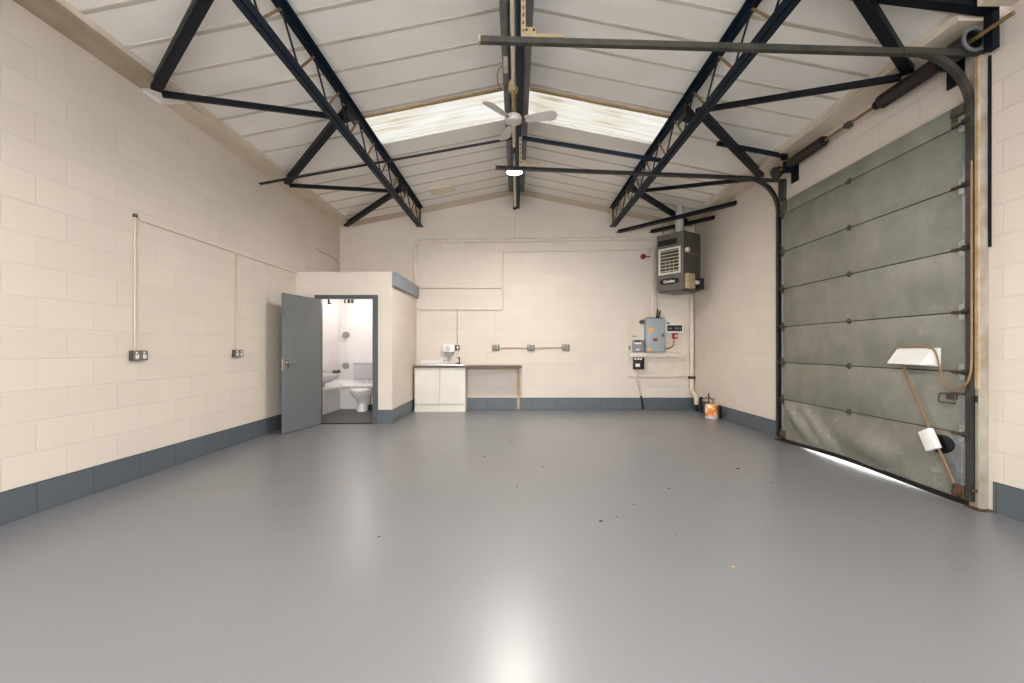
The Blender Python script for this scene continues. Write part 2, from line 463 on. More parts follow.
# ------------------------------------------------------------------ shell
bm = BM(); box(bm, XL - .2, XR + .12, YF - .2, YB + .2, -0.12, 0.0)
struct('floor', bm, M['floor'], 'glossy grey painted concrete floor of the whole unit', 'floor')
bm = BM(); box(bm, XL - .2, XL, YF, YB + .2, 0.0, 3.78)
struct('wall_left', bm, M['wall_y'], 'cream painted blockwork wall on the left with two sockets', 'wall')
bm = BM()
for a in ((YF, DY0, 0, 3.78), (DY1, YB + .2, 0, 3.78), (DY0, DY1, DZ, 3.78)):
    box(bm, XR, XR + .2, a[0], a[1], a[2], a[3])
struct('wall_right', bm, M['wall_r'], 'cream painted blockwork wall on the right around the big door', 'wall')
bm = BM(); prism(bm, [(XL - .2, YB, 0), (XR + .2, YB, 0), (XR + .2, YB, 3.72), (0, YB, 4.42), (XL - .2, YB, 3.72)], (0, .2, 0))
struct('wall_back', bm, M['wall_x'], 'cream painted blockwork gable wall at the far end', 'wall')
bm = BM(); prism(bm, [(XL - .2, YF - .2, 3.3), (XR + .2, YF - .2, 3.3), (XR + .2, YF - .2, 3.72), (0, YF - .2, 4.42), (XL - .2, YF - .2, 3.72)], (0, .2, 0))
box(bm, XL - .2, -3.0, YF - .2, YF, 0, 3.3); box(bm, 3.0, XR + .2, YF - .2, YF, 0, 3.3)  # wide doorway behind the camera, added to let daylight in
struct('wall_front', bm, M['wall_x'], 'cream painted blockwork wall behind the camera, its wide doorway added to let in daylight', 'wall')

# roof lining: sheets with shallow ribs running up the slope
def roof_sheet(bm, y0, y1, xa, xb, y_first, rev):
    prof = [(y0, 0.0)]; joints = []
    y = y_first
    while y < y1 - 0.06:
        if y > y0 + 0.06:
            prof += [(y - .024, 0.0), (y - .018, -.005), (y + .018, -.005), (y + .024, 0.0)]; joints.append(len(prof) - 3)
        y += 0.4
    prof.append((y1, 0.0))
    n = 1
    for s0, s1 in ((xa, xb),):
        a = [bm.verts.new(V(s0, yy, roof_z(s0) + dz)) for yy, dz in prof]
        b = [bm.verts.new(V(s1, yy, roof_z(s1) + dz)) for yy, dz in prof]
        a2 = bm.verts.new(V(s0, y1, roof_z(s0) + .05)); a3 = bm.verts.new(V(s0, y0, roof_z(s0) + .05))
        b2 = bm.verts.new(V(s1, y1, roof_z(s1) + .05)); b3 = bm.verts.new(V(s1, y0, roof_z(s1) + .05))
        for i in range(len(prof) - 1):
            f = bm.faces.new((a[i], a[i + 1], b[i + 1], b[i]))
            if any(abs(i - q) <= 1 for q in joints): f.material_index = 1
        bm.faces.new((a2, a3, b3, b2)); bm.faces.new((a[-1], a2, b2, b[-1])); bm.faces.new((a3, a[0], b[0], b3))
        bm.faces.new(a + [a2, a3]); bm.faces.new(b + [b2, b3])
bm = BM()
for s in (-1, 1):
    roof_sheet(bm, NK1, SK0, 0.0, s * 3.45, 4.22 - .4 * 5, s)
    roof_sheet(bm, YF - .1, NK0, 0.0, s * 3.45, 4.22 - .4 * 16, s)
    roof_sheet(bm, NK0, NK1, s * 1.93, s * 3.45, 4.22 - .4 * 14, s)
    roof_sheet(bm, SK1, YB + .1, 0.0, s * 3.45, SK1 + .42, s)
    roof_sheet(bm, SK0, SK1, s * 1.93, s * 3.45, 5.86, s)
struct('ceiling', bm, [M['roof'], mat('shade_joint_strip', (212, 205, 194), .7, var=.12, scale=3)], 'ribbed cream lining of the shallow pitched roof', 'ceiling')  # joint strips coloured darker to stand for the ribs' shadow lines

# translucent roof lights, one on each slope, plus an unseen pair added for fill
def rooflight(s, q0, q1):
    bm = BM()
    n = 30
    a, b = [], []
    for i in range(n + 1):
        y = q0 + (q1 - q0) * i / n
        dz = 0.006 * math.cos(2 * PI * i / 10)
        a.append(bm.verts.new(V(s * .1, y, roof_z(.1) + .03 + dz))); b.append(bm.verts.new(V(s * 1.95, y, roof_z(1.95) + .03 + dz)))
    for i in range(n): bm.faces.new((a[i], a[i + 1], b[i + 1], b[i]))
    return bm
for i, s, q0, q1 in ((1, -1, SK0, SK1), (2, 1, SK0, SK1), (3, -1, NK0, NK1), (4, 1, NK0, NK1)):
    w = struct('window_%d' % i, rooflight(s, q0, q1), M['skylight' if i < 3 else 'sky_added'],
               'bright translucent roof light on the %s slope, %s' % ('left' if s < 0 else 'right', 'beyond the fan' if i < 3 else 'added unseen over the camera to let in daylight'), 'roof light', smooth=40)
    bm = BM()
    bar(bm, (s * .16, q0, roof_z(.16) - .005), (s * 1.93, q0, roof_z(1.93) - .005), .05, .03)
    part('frame', bm, mat('roof_light_trim_%d' % i, (176, 152, 112), .6, var=.1, scale=4), w)

# gutter boards along the eaves
bm = BM(); box(bm, XL - .02, -XE, YF, 4.26, EAVE, 3.80)
struct('trim_1', bm, M['stain'], 'brown stained gutter board along the left eaves, nearer half', 'gutter board')
bm = BM(); box(bm, XL - .02, -XE, 4.54, YB, EAVE, 3.80)
struct('trim_2', bm, M['fibre'], 'clean cream gutter board along the left eaves, further half', 'gutter board')
bm = BM(); box(bm, XE, XR + .02, YF, 3.24, EAVE, 3.80); box(bm, XE, XR + .02, 3.38, YB, EAVE, 3.80)
struct('trim_3', bm, M['fibre'], 'cream gutter board along the right eaves over the big door', 'gutter board')
bm = BM()
for s in (-1, 1):
    prism(bm, [(s * .02, YB, roof_z(.02) - .10), (s * 3.24, YB, roof_z(3.24) - .10), (s * 3.24, YB, roof_z(3.24)), (s * .02, YB, roof_z(.02))], (0, -.022, 0))
struct('trim_4', bm, mat('gable_strip', (190, 174, 152), .6, var=.06, scale=3), 'narrow flashing strip along the top of the far gable', 'flashing')
bm = BM()
for s in (-1, 1):
    box(bm, s * .085, s * .155, YF, YB - .03, 4.295, 4.325)
    prism(bm, [(s * .0, YF, 4.325), (s * .155, YF, 4.325), (s * .155, YF, 4.335), (s * .0, YF, 4.356)], (0, YB - .03 - YF, 0))
struct('trim_5', bm, M['ridge'], 'grey ridge lining strips under the roof apex', 'ridge lining')

for s, n in ((-1, 6), (1, 9)):
    bm = BM(); box(bm, s * (XE - .012), s * XE, YF if s < 0 else 3.38, YB - .03, 3.66, 3.722)
    struct('trim_%d' % (n + 4), bm, M['cream'], 'pale edge strip between the %s gutter board and the roof lining' % ('left' if s < 0 else 'right'), 'edge strip')
# skirting courses
sk = .225
bm = BM(); box(bm, XL, XL + .006, YF, BY, 0, sk); struct('baseboard_left', bm, M['base_y'], 'blue grey painted bottom course of the left wall', 'skirting')
bm = BM(); box(bm, XR - .006, XR, YF, 3.36, 0, sk); struct('baseboard_right_near', bm, M['base_y'], 'blue grey painted bottom course of the right wall nearer than the big door', 'skirting')
bm = BM(); box(bm, XR - .006, XR, 6.04, YB, 0, sk); struct('baseboard_right_far', bm, M['base_y'], 'blue grey painted bottom course of the right wall beyond the big door', 'skirting')
bm = BM(); box(bm, BX + .05, XR, YB - .006, YB, 0, sk); struct('baseboard_back', bm, M['base_x'], 'blue grey painted bottom course of the far wall', 'skirting')
bm = BM(); box(bm, BX, BX + .006, BY - .006, YB, 0, sk); struct('baseboard_washroom_side', bm, M['base_y'], 'blue grey painted bottom course of the washroom block side', 'skirting')
bm = BM(); box(bm, XL, -3.21, BY - .006, BY, 0, sk); box(bm, -2.205, BX, BY - .006, BY, 0, sk)
struct('baseboard_washroom_front', bm, M['base_x'], 'blue grey painted bottom course of the washroom block front', 'skirting')

# washroom block
OX0, OX1, OZ = -3.16, -2.245, 2.02
bm = BM()
box(bm, XL, OX0, BY, BY + .1, 0, 2.42); box(bm, OX1, BX, BY, BY + .1, 0, 2.42); box(bm, OX0, OX1, BY, BY + .1, OZ, 2.42)
struct('wall_washroom_front', bm, M['wall_x'], 'cream blockwork front of the washroom block with the open doorway', 'wall')
bm = BM(); box(bm, BX - .1, BX, BY + .1, YB, 0, 2.42)
struct('wall_washroom_side', bm, M['wall_y'], 'cream blockwork side of the washroom block facing the kitchen units', 'wall')
bm = BM(); box(bm, XL, XL + .02, BY + .1, YB, 0.004, 2.3); box(bm, BX - .12, BX - .1, BY + .1, YB, .004, 2.3)
struct('wall_washroom_lining', bm, M['white_y'], 'white painted blockwork side walls inside the washroom', 'wall')
bm = BM(); box(bm, XL + .02, BX - .12, YB - .02, YB, 0.004, 2.3)
struct('wall_washroom_back', bm, M['white_x'], 'white painted blockwork wall behind the toilet', 'wall')
bm = BM(); box(bm, XL, BX - .1, BY + .1, YB, 2.3, 2.36)
struct('ceiling_washroom', bm, M['white'], 'white ceiling lid of the washroom block', 'ceiling')
bm = BM(); box(bm, XL + .02, BX - .12, BY + .02, YB - .02, 0, .004)
struct('floor_washroom', bm, M['tfloor'], 'dark grey washroom floor seen through the doorway', 'floor')
bm = BM(); box(bm, BX, BX + .05, BY - .0, YB, 2.2, 2.425, .004)
struct('trim_6', bm, M['fascia'], 'blue grey fascia board along the top of the washroom block side', 'fascia')
# door lining
bm = BM()
box(bm, OX0 - .045, OX0 + .04, BY - .015, BY + .09, 0, OZ + .03); box(bm, OX1 - .04, OX1 + .045, BY - .015, BY + .09, 0, OZ + .03)
box(bm, OX0 + .04, OX1 - .04, BY - .015, BY + .09, OZ - .03, OZ + .03)
struct('trim_7', bm, M['framegrey'], 'dark grey door frame of the washroom doorway', 'door frame')
bm = BM(); box(bm, OX0 + .04, OX1 - .04, BY - .01, BY + .05, 0, .012)
struct('trim_8', bm, M['black'], 'black threshold strip under the washroom doorway', 'threshold')

# washroom door leaf, swung open against the left
hx, hy = OX0 + .045, BY - .022
ang = math.atan2(6.37 - hy, -3.275 - hx)
leaf_len = .87
d = V(math.cos(ang), math.sin(ang), 0); nrm = V(-d.y, d.x, 0)    # nrm points to the right, the face seen
if nrm.x < 0: nrm = -nrm
door = thing('door_1', (hx, hy, 0), 'plain grey washroom door standing wide open', 'door', kind='structure')
mt = Matrix((d, nrm, V(0, 0, 1))).transposed().to_4x4()
mt.translation = V(hx, hy, 0) + d * leaf_len / 2 + V(0, 0, .008 + .985)
bm = BM(); obox(bm, mt, leaf_len, .04, 1.97, .003); part('leaf', bm, M['doorgrey'], door)
for side in (1, -1):
    c = V(hx, hy, 1.0) + d * (leaf_len - .07) + nrm * side * .02
    bm = BM(); cyl(bm, c, c + nrm * side * .008, .030, n=20)
    h = part('handle', bm, M['chrome'], door, 'chrome lever handle on a round rose')
    bm = BM(); tube(bm, fillet([tuple(c + nrm * side * .008), tuple(c + nrm * side * .05), tuple(c + nrm * side * .05 - d * .11)], .02), .009)
    part('lever', bm, M['chrome'], h)
    c2 = c - V(0, 0, .075)
    bm = BM(); cyl(bm, c2, c2 + nrm * side * .006, .02, n=18); part('keyhole_rose', bm, M['chrome'], door)
bm = BM(); c = V(hx, hy, .98) + d * (leaf_len + .001); mm = mt.copy(); mm.translation = c
obox(bm, mm, .003, .024, .16); part('lock_plate', bm, M['chrome'], door)
for z in (.25, 1.0, 1.75):
    bm = BM(); cyl(bm, V(hx - .004, hy, z - .05), V(hx - .004, hy, z + .05), .008, n=10); part('hinge', bm, M['galv'], door)

# ------------------------------------------------------------------ washroom fittings
wc = thing('toilet', (-2.96, 8.75, .004), 'white toilet with low cistern and flush pipe in the washroom', 'toilet')
bm = BM(); box(bm, -3.17, -2.74, 8.90, 9.06, .60, .90, .02, 3); part('cistern', bm, M['ceramic_grey'], wc)
bm = BM(); box(bm, -3.18, -2.73, 8.89, 9.06, .90, .925, .008, 2); part('cistern_lid', bm, M['ceramic_grey'], wc)
bm = BM(); tube(bm, fillet([(-2.93, 8.985, .60), (-2.93, 8.985, .42), (-2.93, 8.88, .40)], .05), .022); part('flush_pipe', bm, M['ceramic'], wc)
bm = BM()
secs = [  # z, half width, front y, back y
    (.004, .105, 8.66, 8.93), (.05, .10, 8.67, 8.93), (.15, .085, 8.68, 8.92), (.24, .10, 8.62, 8.92), (.31, .145, 8.52, 8.93),
    (.37, .172, 8.46, 8.95), (.405, .178, 8.45, 8.95)]
rings = []
for z, w, yf, yb in secs:
    ring = []
    for i in range(28):
        t = 2 * PI * i / 28
        cx, cy = math.cos(t), math.sin(t)
        e = 1.25
        ring.append(bm.verts.new(V(-2.955 + w * math.copysign(abs(cx) ** (1 / e), cx), (yf + yb) / 2 + (yb - yf) / 2 * math.copysign(abs(cy) ** (1 / e), cy), z)))
    rings.append(ring)
for a, b in zip(rings, rings[1:]):
    for i in range(28): bm.faces.new((a[i], a[(i + 1) % 28], b[(i + 1) % 28], b[i]))
bm.faces.new(rings[0][::-1]); bm.faces.new(rings[-1])
part('bowl', bm, M['ceramic'], wc)
bm = BM()
rings = []
for z, k in ((.407, 1.0), (.43, 1.0), (.44, .96)):
    rings.append([bm.verts.new(V(-2.955 + .182 * k * math.cos(2 * PI * i / 28), 8.69 + .245 * k * math.sin(2 * PI * i / 28), z)) for i in range(28)])
for a, b in zip(rings, rings[1:]):
    for i in range(28): bm.faces.new((a[i], a[(i + 1) % 28], b[(i + 1) % 28], b[i]))
bm.faces.new(rings[0][::-1]); bm.faces.new(rings[-1])
part('seat_lid', bm, M['ceramic'], wc)

br = thing('toilet_brush', (-2.80, 8.80, .004), 'small black toilet brush pot beside the toilet', 'toilet brush')
bm = BM(); lathe(bm, [(0, 0), (.045, 0), (.05, .02), (.042, .12), (0, .12)], (-2.80, 8.80, .004), 20); part('pot', bm, M['hole'], br)
bm = BM(); cyl(bm, (-2.80, 8.80, .12), (-2.80, 8.80, .3), .008, n=10); part('brush_handle', bm, M['hole'], br)

# boxed pipe ledge round the corner
prof = [(0, .60), (.045, .60), (.055, .575), (.15, .50), (.15, .455), (.02, .435), (0, .435)]
bm = BM()
x0, y1 = XL + .02, YB - .02
def ledge_pt(u, z, st):
    if st == 0: return (x0 + u, BY + .12, z)
    if st == 1: return (x0 + u, y1 - .28, z)
    if st == 2: return (x0 + .1 + u * .9, y1 - .13 - u * .9, z) if False else (x0 + u + .06, y1 - .16 - u * .4, z)
    if st == 3: return (x0 + .2 + u * .4, y1 - u - .03, z)
    if st == 4: return (x0 + .32, y1 - u, z)
    return (BX - .13, y1 - u, z)
rings = [[bm.verts.new(V(*ledge_pt(u, z, st))) for u, z in prof] for st in (0, 1, 4, 5)]
for a, b in zip(rings, rings[1:]):
    for i in range(len(prof)): bm.faces.new((a[i], a[(i + 1) % len(prof)], b[(i + 1) % len(prof)], b[i]))
bm.faces.new(rings[0][::-1]); bm.faces.new(rings[-1])
solo('pipe_boxing', bm, M['white'], 'white sloping pipe ledge running round the washroom corner behind the toilet', 'ledge')

bs = thing('wash_basin', (XL + .02, 8.0, .6), 'white wall hung wash basin beside the open washroom door', 'wash basin')
bm = BM()
rings = []
for z, k, dx in ((.585, .35, .08), (.62, .62, .05), (.68, .88, .015), (.73, 1.0, 0), (.755, 1.0, 0), (.755, .88, .0), (.72, .8, 0), (.65, .5, 0)):
    ring = []
    for i in range(33):
        t = -PI / 2 + PI * i / 32
        ring.append(bm.verts.new(V(XL + .022 + max(0.0, .37 * k * math.cos(t)), 8.0 + .26 * k * math.sin(t), z)))
    rings.append(ring)
for a, b in zip(rings, rings[1:]):
    for i in range(33): bm.faces.new((a[i], a[(i + 1) % 33], b[(i + 1) % 33], b[i]))
bm.faces.new(rings[0][::-1]); bm.faces.new(rings[-1])
part('bowl', bm, M['ceramic'], bs)
for yy in (7.9, 8.1):
    bm = BM(); cyl(bm, (XL + .06, yy, .755), (XL + .06, yy, .81), .014, n=12); cyl(bm, (XL + .045, yy, .80), (XL + .14, yy, .80), .009, n=10)
    cyl(bm, (XL + .06, yy, .81), (XL + .06, yy, .825), .022, n=12)
    part('tap', bm, M['chrome'], bs)
bm = BM(); tube(bm, fillet([(XL + .13, 8.0, .60), (XL + .13, 8.0, .50), (XL + .025, 8.0, .50)], .04), .018); part('waste_trap', bm, M['chrome'], bs)
bm = BM()
cyl(bm, (XL + .021, 8.72, .74), (XL + .09, 8.72, .74), .014, n=12); cyl(bm, (XL + .07, 8.55, .745), (XL + .07, 8.9, .745), .018, n=12)
box(bm, XL + .05, XL + .09, 8.60, 8.64, .74, .79, .004); box(bm, XL + .05, XL + .09, 8.80, 8.84, .74, .79, .004)
solo('pipe_valve', bm, M['socketdark'], 'dark metal pipe valve on the washroom wall above the ledge', 'valve')
cr = thing('washroom_conduit', (-3.37, YB - .02, .85), 'slim white conduit with two round boxes on the washroom wall', 'conduit')
bm = BM(); tube(bm, [(-3.365, YB - .03, .86), (-3.365, YB - .03, 2.29)], .011); part('pipe', bm, M['white'], cr)
for z in (1.47, .86):
    bm = BM(); cyl(bm, (-3.365, YB - .02, z), (-3.365, YB - .075, z), .062, n=24); part('round_box', bm, M['dirtlens'], cr)
vt = thing('wall_vent', (-3.28, YB - .02, 2.09), 'small dark slotted vent high on the washroom back wall', 'vent')
bm = BM(); box(bm, -3.42, -3.2, YB - .02, YB - .03, 2.08, 2.2); part('frame', bm, M['white'], vt)
for k in range(3):
    bm = BM(); box(bm, -3.405 + k * .068, -3.355 + k * .068, YB - .03, YB - .036, 2.095, 2.185); part('slot', bm, M['socketdark'], vt)
bm = BM(); box(bm, XL + .02, XL + .05, 8.44, 8.48, 2.02, 2.12, .004); box(bm, XL + .02, XL + .08, 8.44, 8.48, 2.02, 2.04, .003)
solo('wall_bracket', bm, M['socketdark'], 'small dark metal bracket high on the washroom side wall', 'bracket')
lp = thing('ceiling_bulb', (-2.86, 8.45, 2.3), 'washroom ceiling lamp hidden above the doorway', 'lamp')
bm = BM(); lathe(bm, [(0, 0), (.06, 0), (.06, -.03), (0, -.03)], (-2.86, 8.45, 2.3), 24); part('lamp_base', bm, M['white'], lp)
bm = BM(); lathe(bm, [(0, -.03), (.05, -.03), (.075, -.06), (.06, -.10), (0, -.115)], (-2.86, 8.45, 2.3), 24); part('glass_globe', bm, M['bulb_on'], lp)

# ------------------------------------------------------------------ roof steel
def lattice(s, label):
    cx = s * 1.885
    t = thing('lattice_girder', (cx, 4.5, 3.58), label, 'roof girder', 'lattice roof girders')
    y0, y1 = -2.3, 8.98
    def chord(zc, up):
        bm = BM()
        for k in (-1, 1):
            # double angle: vertical legs back to back with a gap, flanges outward
            x = cx + k * .006
            xo = cx + k * .062
            if up:   # flange at the top
                pts = [(x, zc - .028), (x + k * .007, zc - .028), (x + k * .007, zc + .021), (xo, zc + .021), (xo, zc + .028), (x, zc + .028)]
            else:
                pts = [(x, zc + .028), (x + k * .007, zc + .028), (x + k * .007, zc - .021), (xo, zc - .021), (xo, zc - .028), (x, zc - .028)]
            prism(bm, [(a, y0, b) for a, b in pts], (0, y1 - y0, 0))
        return bm
    part('top_chord', chord(3.938, True), M['blue'], t)
    part('bottom_chord', chord(3.608, False), M['blue'], t)
    zt, zb = 3.925, 3.622
    y = 3.67 - .6 * 9
    k = 0
    while y < y1 - .1:
        if y > y0:  # web rods coloured black where shaded and tan where lit
            bm = BM(); cyl(bm, (cx, y, zt), (cx, min(y + .3, y1 - .03), zb), .0095, n=8); part('web_rod', bm, M['blackrod'], t, 'steel rod coloured black as if in shade')
        if y + .3 < y1 - .05 and y + .3 > y0:
            bm = BM(); cyl(bm, (cx, y + .3, zb), (cx, min(y + .6, y1 - .02), zt), .012, n=8); part('web_rod', bm, M['primer'], t, 'tan primed rod, coloured as if lit')
        y += .6
    bm = BM(); box(bm, cx - .05, cx + .05, y1 - .012, y1 + .01, 3.58, 3.966); part('end_plate', build(lambda b: cyl(b, (cx, y1 - .02, 3.6), (cx, y1 - .02, 3.94), .014, n=8)), M['blue'], t)
    bm.free()
    for yy in (5.2, 7.6, 3.05):
        bm = BM()
        prism(bm, [(cx - s * .03, yy - .18, 3.905), (cx - s * .03, yy + .18, 3.905), (cx + s * .13, yy + .09, 3.80), (cx + s * .13, yy - .09, 3.80)], (0, 0, -.010))
        box(bm, cx - .004, cx + .004, yy - .14, yy + .14, 3.79, 3.91)
        part('gusset_plate', bm, M['blueblack'], t)
    return t
lattice(-1, 'dark blue lattice roof girder on the left with tan and black rods')
lattice(1, 'dark blue lattice roof girder on the right, crossed by the door rails')

# inclined struts and ties between the girders and the eaves
def strut(p0, p1, w, h, label, name='roof_strut', m='blueblack', group='roof struts and ties'):
    bm = BM()
    bar(bm, p0, p1, w, h, .004)
    return solo(name, bm, M[m], label, 'roof strut', group)
gz = 3.80
for s, side in ((-1, 'left'), (1, 'right')):
    ex = s * 3.33
    E = [(ex, 4.23, 3.61), (ex, 6.64, 3.61), (ex, 8.93, 3.61)]
    if s > 0: E = [(3.38, 3.95, 3.60), (3.38, 6.34, 3.60), (3.34, 8.85, 3.61)]
    G = [(s * 1.99, 3.10 if s < 0 else 2.93, gz), (s * 1.99, 5.15 if s < 0 else 5.0, gz), (s * 1.99, 7.58, gz)]
    for i in range(3):
        strut(E[i], G[i], .085, .075, 'thick dark strut rising to the %s girder from %s' % (side, ('the eaves nearest the camera', 'the middle of the eaves', 'the far corner')[i]))
    for i in range(2):
        strut((E[i][0], E[i][1] + .07, E[i][2] - .02), G[i + 1], .055, .05, 'thin dark tie from the %s eaves to the %s girder, %s of two' % (side, side, ('nearer', 'further')[i]), name='roof_tie')
# shoe plate where the left gutter board breaks
bm = BM(); box(bm, XL, -3.27, 4.262, 4.538, 3.632, 3.645); box(bm, XL, XL + .008, 4.29, 4.50, 3.60, 3.64)
solo('shoe_plate', bm, M['white'], 'bright steel shoe plate at the break in the left gutter board', 'bracket')
# tie rods across at mid roof
bm = BM()
bar(bm, (XL + .005, 6.22, 3.44), (-.03, 6.22, 4.065), .012, .018); bar(bm, (XL + .005, 6.25, 3.44), (-.03, 6.25, 4.065), .012, .018)
solo('tie_rod', bm, M['blackrod'], 'slim double tie rod from the left wall up to the ridge beam', 'tie rod')
bm = BM(); bar(bm, (.08, 6.22, 4.06), (1.98, 6.22, 3.75), .05, .045, .003)
solo('roof_tie', bm, M['blue'], 'dark blue cross bar from the ridge beam to the right girder', 'roof tie', 'roof struts and ties')
# steel arms at the door head
bm = BM(); bar(bm, (1.95, 3.31, 3.84), (3.45, 3.31, 3.66), .09, .07, .004); box(bm, 3.41, 3.46, 3.28, 3.345, 3.36, 3.66)
solo('head_arm', bm, M['blueblack'], 'dark blue arm over the near end of the big door', 'steel arm', 'arms over the big door')
bm = BM(); bar(bm, (2.50, 5.71, 3.76), (3.36, 5.71, 3.595), .05, .045, .004); box(bm, 3.31, 3.37, 5.68, 5.74, 3.555, 3.615)
solo('head_arm', bm, M['blueblack'], 'thin dark arm over the far end of the big door', 'steel arm', 'arms over the big door')

# ridge beam with conduit
rb = thing('ridge_beam', (.03, 3.3, 3.97), 'dark blue ridge beam running under the roof apex', 'ridge beam')
bm = BM()
box(bm, .015, .030, YF + .05, YB - .02, 3.98, 4.30); box(bm, .0, .062, YF + .05, YB - .02, 3.965, 3.98); box(bm, .0, .062, YF + .05, YB - .02, 4.27, 4.293)
part('web', bm, M['blue'], rb)
cd = thing('ridge_conduit', (-.03, 4, 3.95), 'pale conduit clipped along the left face of the ridge beam', 'conduit')
bm = BM(); tube(bm, [(-.032, YF + .1, 3.985), (-.032, 4.80, 3.985)], .021, 12); part('pipe', bm, M['conduit'], cd)
bm = BM(); tube(bm, [(-.032, 4.98, 3.985), (-.032, 6.30, 3.985)], .021, 12); part('pipe', bm, M['conduit'], cd)
bm = BM(); tube(bm, [(-.032, 6.30, 3.985), (-.032, 6.75, 3.985)], .016, 12); part('coupling', bm, M['hole'], cd, 'black connector between the pale pipes')
bm = BM(); tube(bm, [(-.032, 6.75, 3.985), (-.032, YB - .08, 3.985)], .021, 12); part('pipe', bm, M['conduit'], cd)
bm = BM(); box(bm, -.065, .0, YB - .10, YB - .03, 3.94, 4.0, .004); part('end_box', bm, M['hole'], cd)
bm = BM(); lathe(bm, [(0, 0), (.035, .0), (.052, .03), (.052, .10), (0, .10)], (-.034, 4.88, 3.925), 20, 1, 1.5); part('junction_box', bm, M['cardboard'], cd)
bm = BM(); box(bm, -.14, -.09, 4.84, 5.00, 4.20, 4.293, .004)
jb = solo('junction_box', bm, M['conduit'], 'small white junction box beside the ridge left of the conduit', 'junction box')
bm = BM(); tube(bm, smooth_path([(-.141, 4.92, 4.25), (-.19, 4.93, 4.21), (-.21, 4.94, 4.13), (-.19, 4.95, 4.04), (-.14, 4.95, 3.99), (-.10, 4.95, 4.05), (-.09, 4.95, 4.12)]), .006, 8)
solo('loop_cable', bm, M['cable'], 'thin drooping cable loop beside the ridge above the fan', 'cable')

# ceiling fan
fc = V(-.034, 4.85, 3.60)
fan = thing('ceiling_fan', (fc.x, fc.y, 3.60), 'pale three-bladed ceiling fan hanging under the ridge', 'ceiling fan')
bm = BM(); cyl(bm, (fc.x, fc.y, 3.68), (fc.x, fc.y, 3.945), .017, n=12); part('down_rod', bm, M['brass'], fan)
bm = BM(); lathe(bm, [(0, .01), (.05, 0), (.085, .012), (.095, .04), (.08, .075), (.04, .085), (.03, .10), (0, .10)], (fc.x, fc.y, 3.585), 28); part('motor_hub', bm, M['fanwhite'], fan)
for a in (-15, -126, 105):
    a = math.radians(a); dr = V(math.cos(a), math.sin(a), 0); sd = V(-dr.y, dr.x, 0)
    bm = BM()
    top, bot = [], []
    outl = []
    L0, L1 = .13, .47
    n = 14
    for i in range(n + 1):
        t = i / n; r = L0 + (L1 - L0) * t
        w = .040 + .022 * math.sin(t * PI * .62)
        if t > .86: w *= math.sqrt(max(0.0, 1 - ((t - .86) / .145) ** 2))
        outl.append((r, w))
    rows = []
    for r, w in outl:
        tw = .28
        row = []
        for q in (-1, 0, 1):
            row.append(fc + dr * r + sd * (q * w) + V(0, 0, .01 - q * w * tw))
        rows.append(row)
    A = [[bm.verts.new(p) for p in row] for row in rows]
    B = [[bm.verts.new(p + V(0, 0, .008)) for p in row] for row in rows]
    for i in range(n):
        for q in range(2):
            bm.faces.new((A[i][q], A[i][q + 1], A[i + 1][q + 1], A[i + 1][q])); bm.faces.new((B[i][q], B[i + 1][q], B[i + 1][q + 1], B[i][q + 1]))
        bm.faces.new((A[i][0], A[i + 1][0], B[i + 1][0], B[i][0])); bm.faces.new((A[i][2], B[i][2], B[i + 1][2], A[i + 1][2]))
    for q in range(2):
        bm.faces.new((A[0][q], B[0][q], B[0][q + 1], A[0][q + 1])); bm.faces.new((A[n][q], A[n][q + 1], B[n][q + 1], B[n][q]))
    b = part('blade', bm, M['fanwhite'], fan)
    bm = BM(); bar(bm, fc + dr * .07 + V(0, 0, .016), fc + dr * .17 + V(0, 0, .016), .03, .006); part('blade_arm', bm, M['socketdark'], b)

# LED high bay lamps (one in view, an unseen second one added near the camera for fill)
def highbay(y, zc, label):
    c = V(-.03, y, zc)
    t = thing('high_bay_lamp', (c.x, c.y, c.z - .10), label, 'lamp', 'round lamps under the ridge')
    bm = BM(); lathe(bm, [(0, .0), (.02, .0), (.06, -.02), (.12, -.05), (.125, -.085), (.118, -.09), (0, -.09)], c, 32); part('housing', bm, M['galv'], t)
    bm = BM(); lathe(bm, [(0, -.0905), (.112, -.0905), (.10, -.098), (0, -.100)], c, 32); part('lens', bm, M['lens_on'], t)
    bm = BM(); cyl(bm, c - V(0, 0, .0), V(c.x, c.y, 3.963), .012, n=10); part('hanger', bm, M['galv'], t)
    ld = bpy.data.lights.new('lamp_light', 'AREA'); ld.shape = 'DISK'; ld.size = .22
    lo = bpy.data.objects.new('lamp_light', ld); COL.objects.link(lo)
    lo.parent = t; lo.location = (0, 0, -.004)
    return ld
LED1 = highbay(6.5, 3.79, 'glowing round lamp hanging under the ridge beyond the fan')
LED_FILL = highbay(1.2, 3.79, 'added round lamp under the ridge near the camera, unseen, for fill light')

# access patch on the roof lining
bm = BM()
for_x = (-1.56, -1.13)
prism(bm, [(for_x[0], 8.15, roof_z(for_x[0]) - .004), (for_x[1], 8.15, roof_z(for_x[1]) - .004), (for_x[1], 8.5, roof_z(for_x[1]) - .004), (for_x[0], 8.5, roof_z(for_x[0]) - .004)], (0, 0, -.02))
solo('ceiling_patch', bm, mat('yellowed_patch', (228, 218, 198), .6, var=.05, scale=4), 'small yellowed rectangular patch on the left roof slope near the far gable', 'patch')

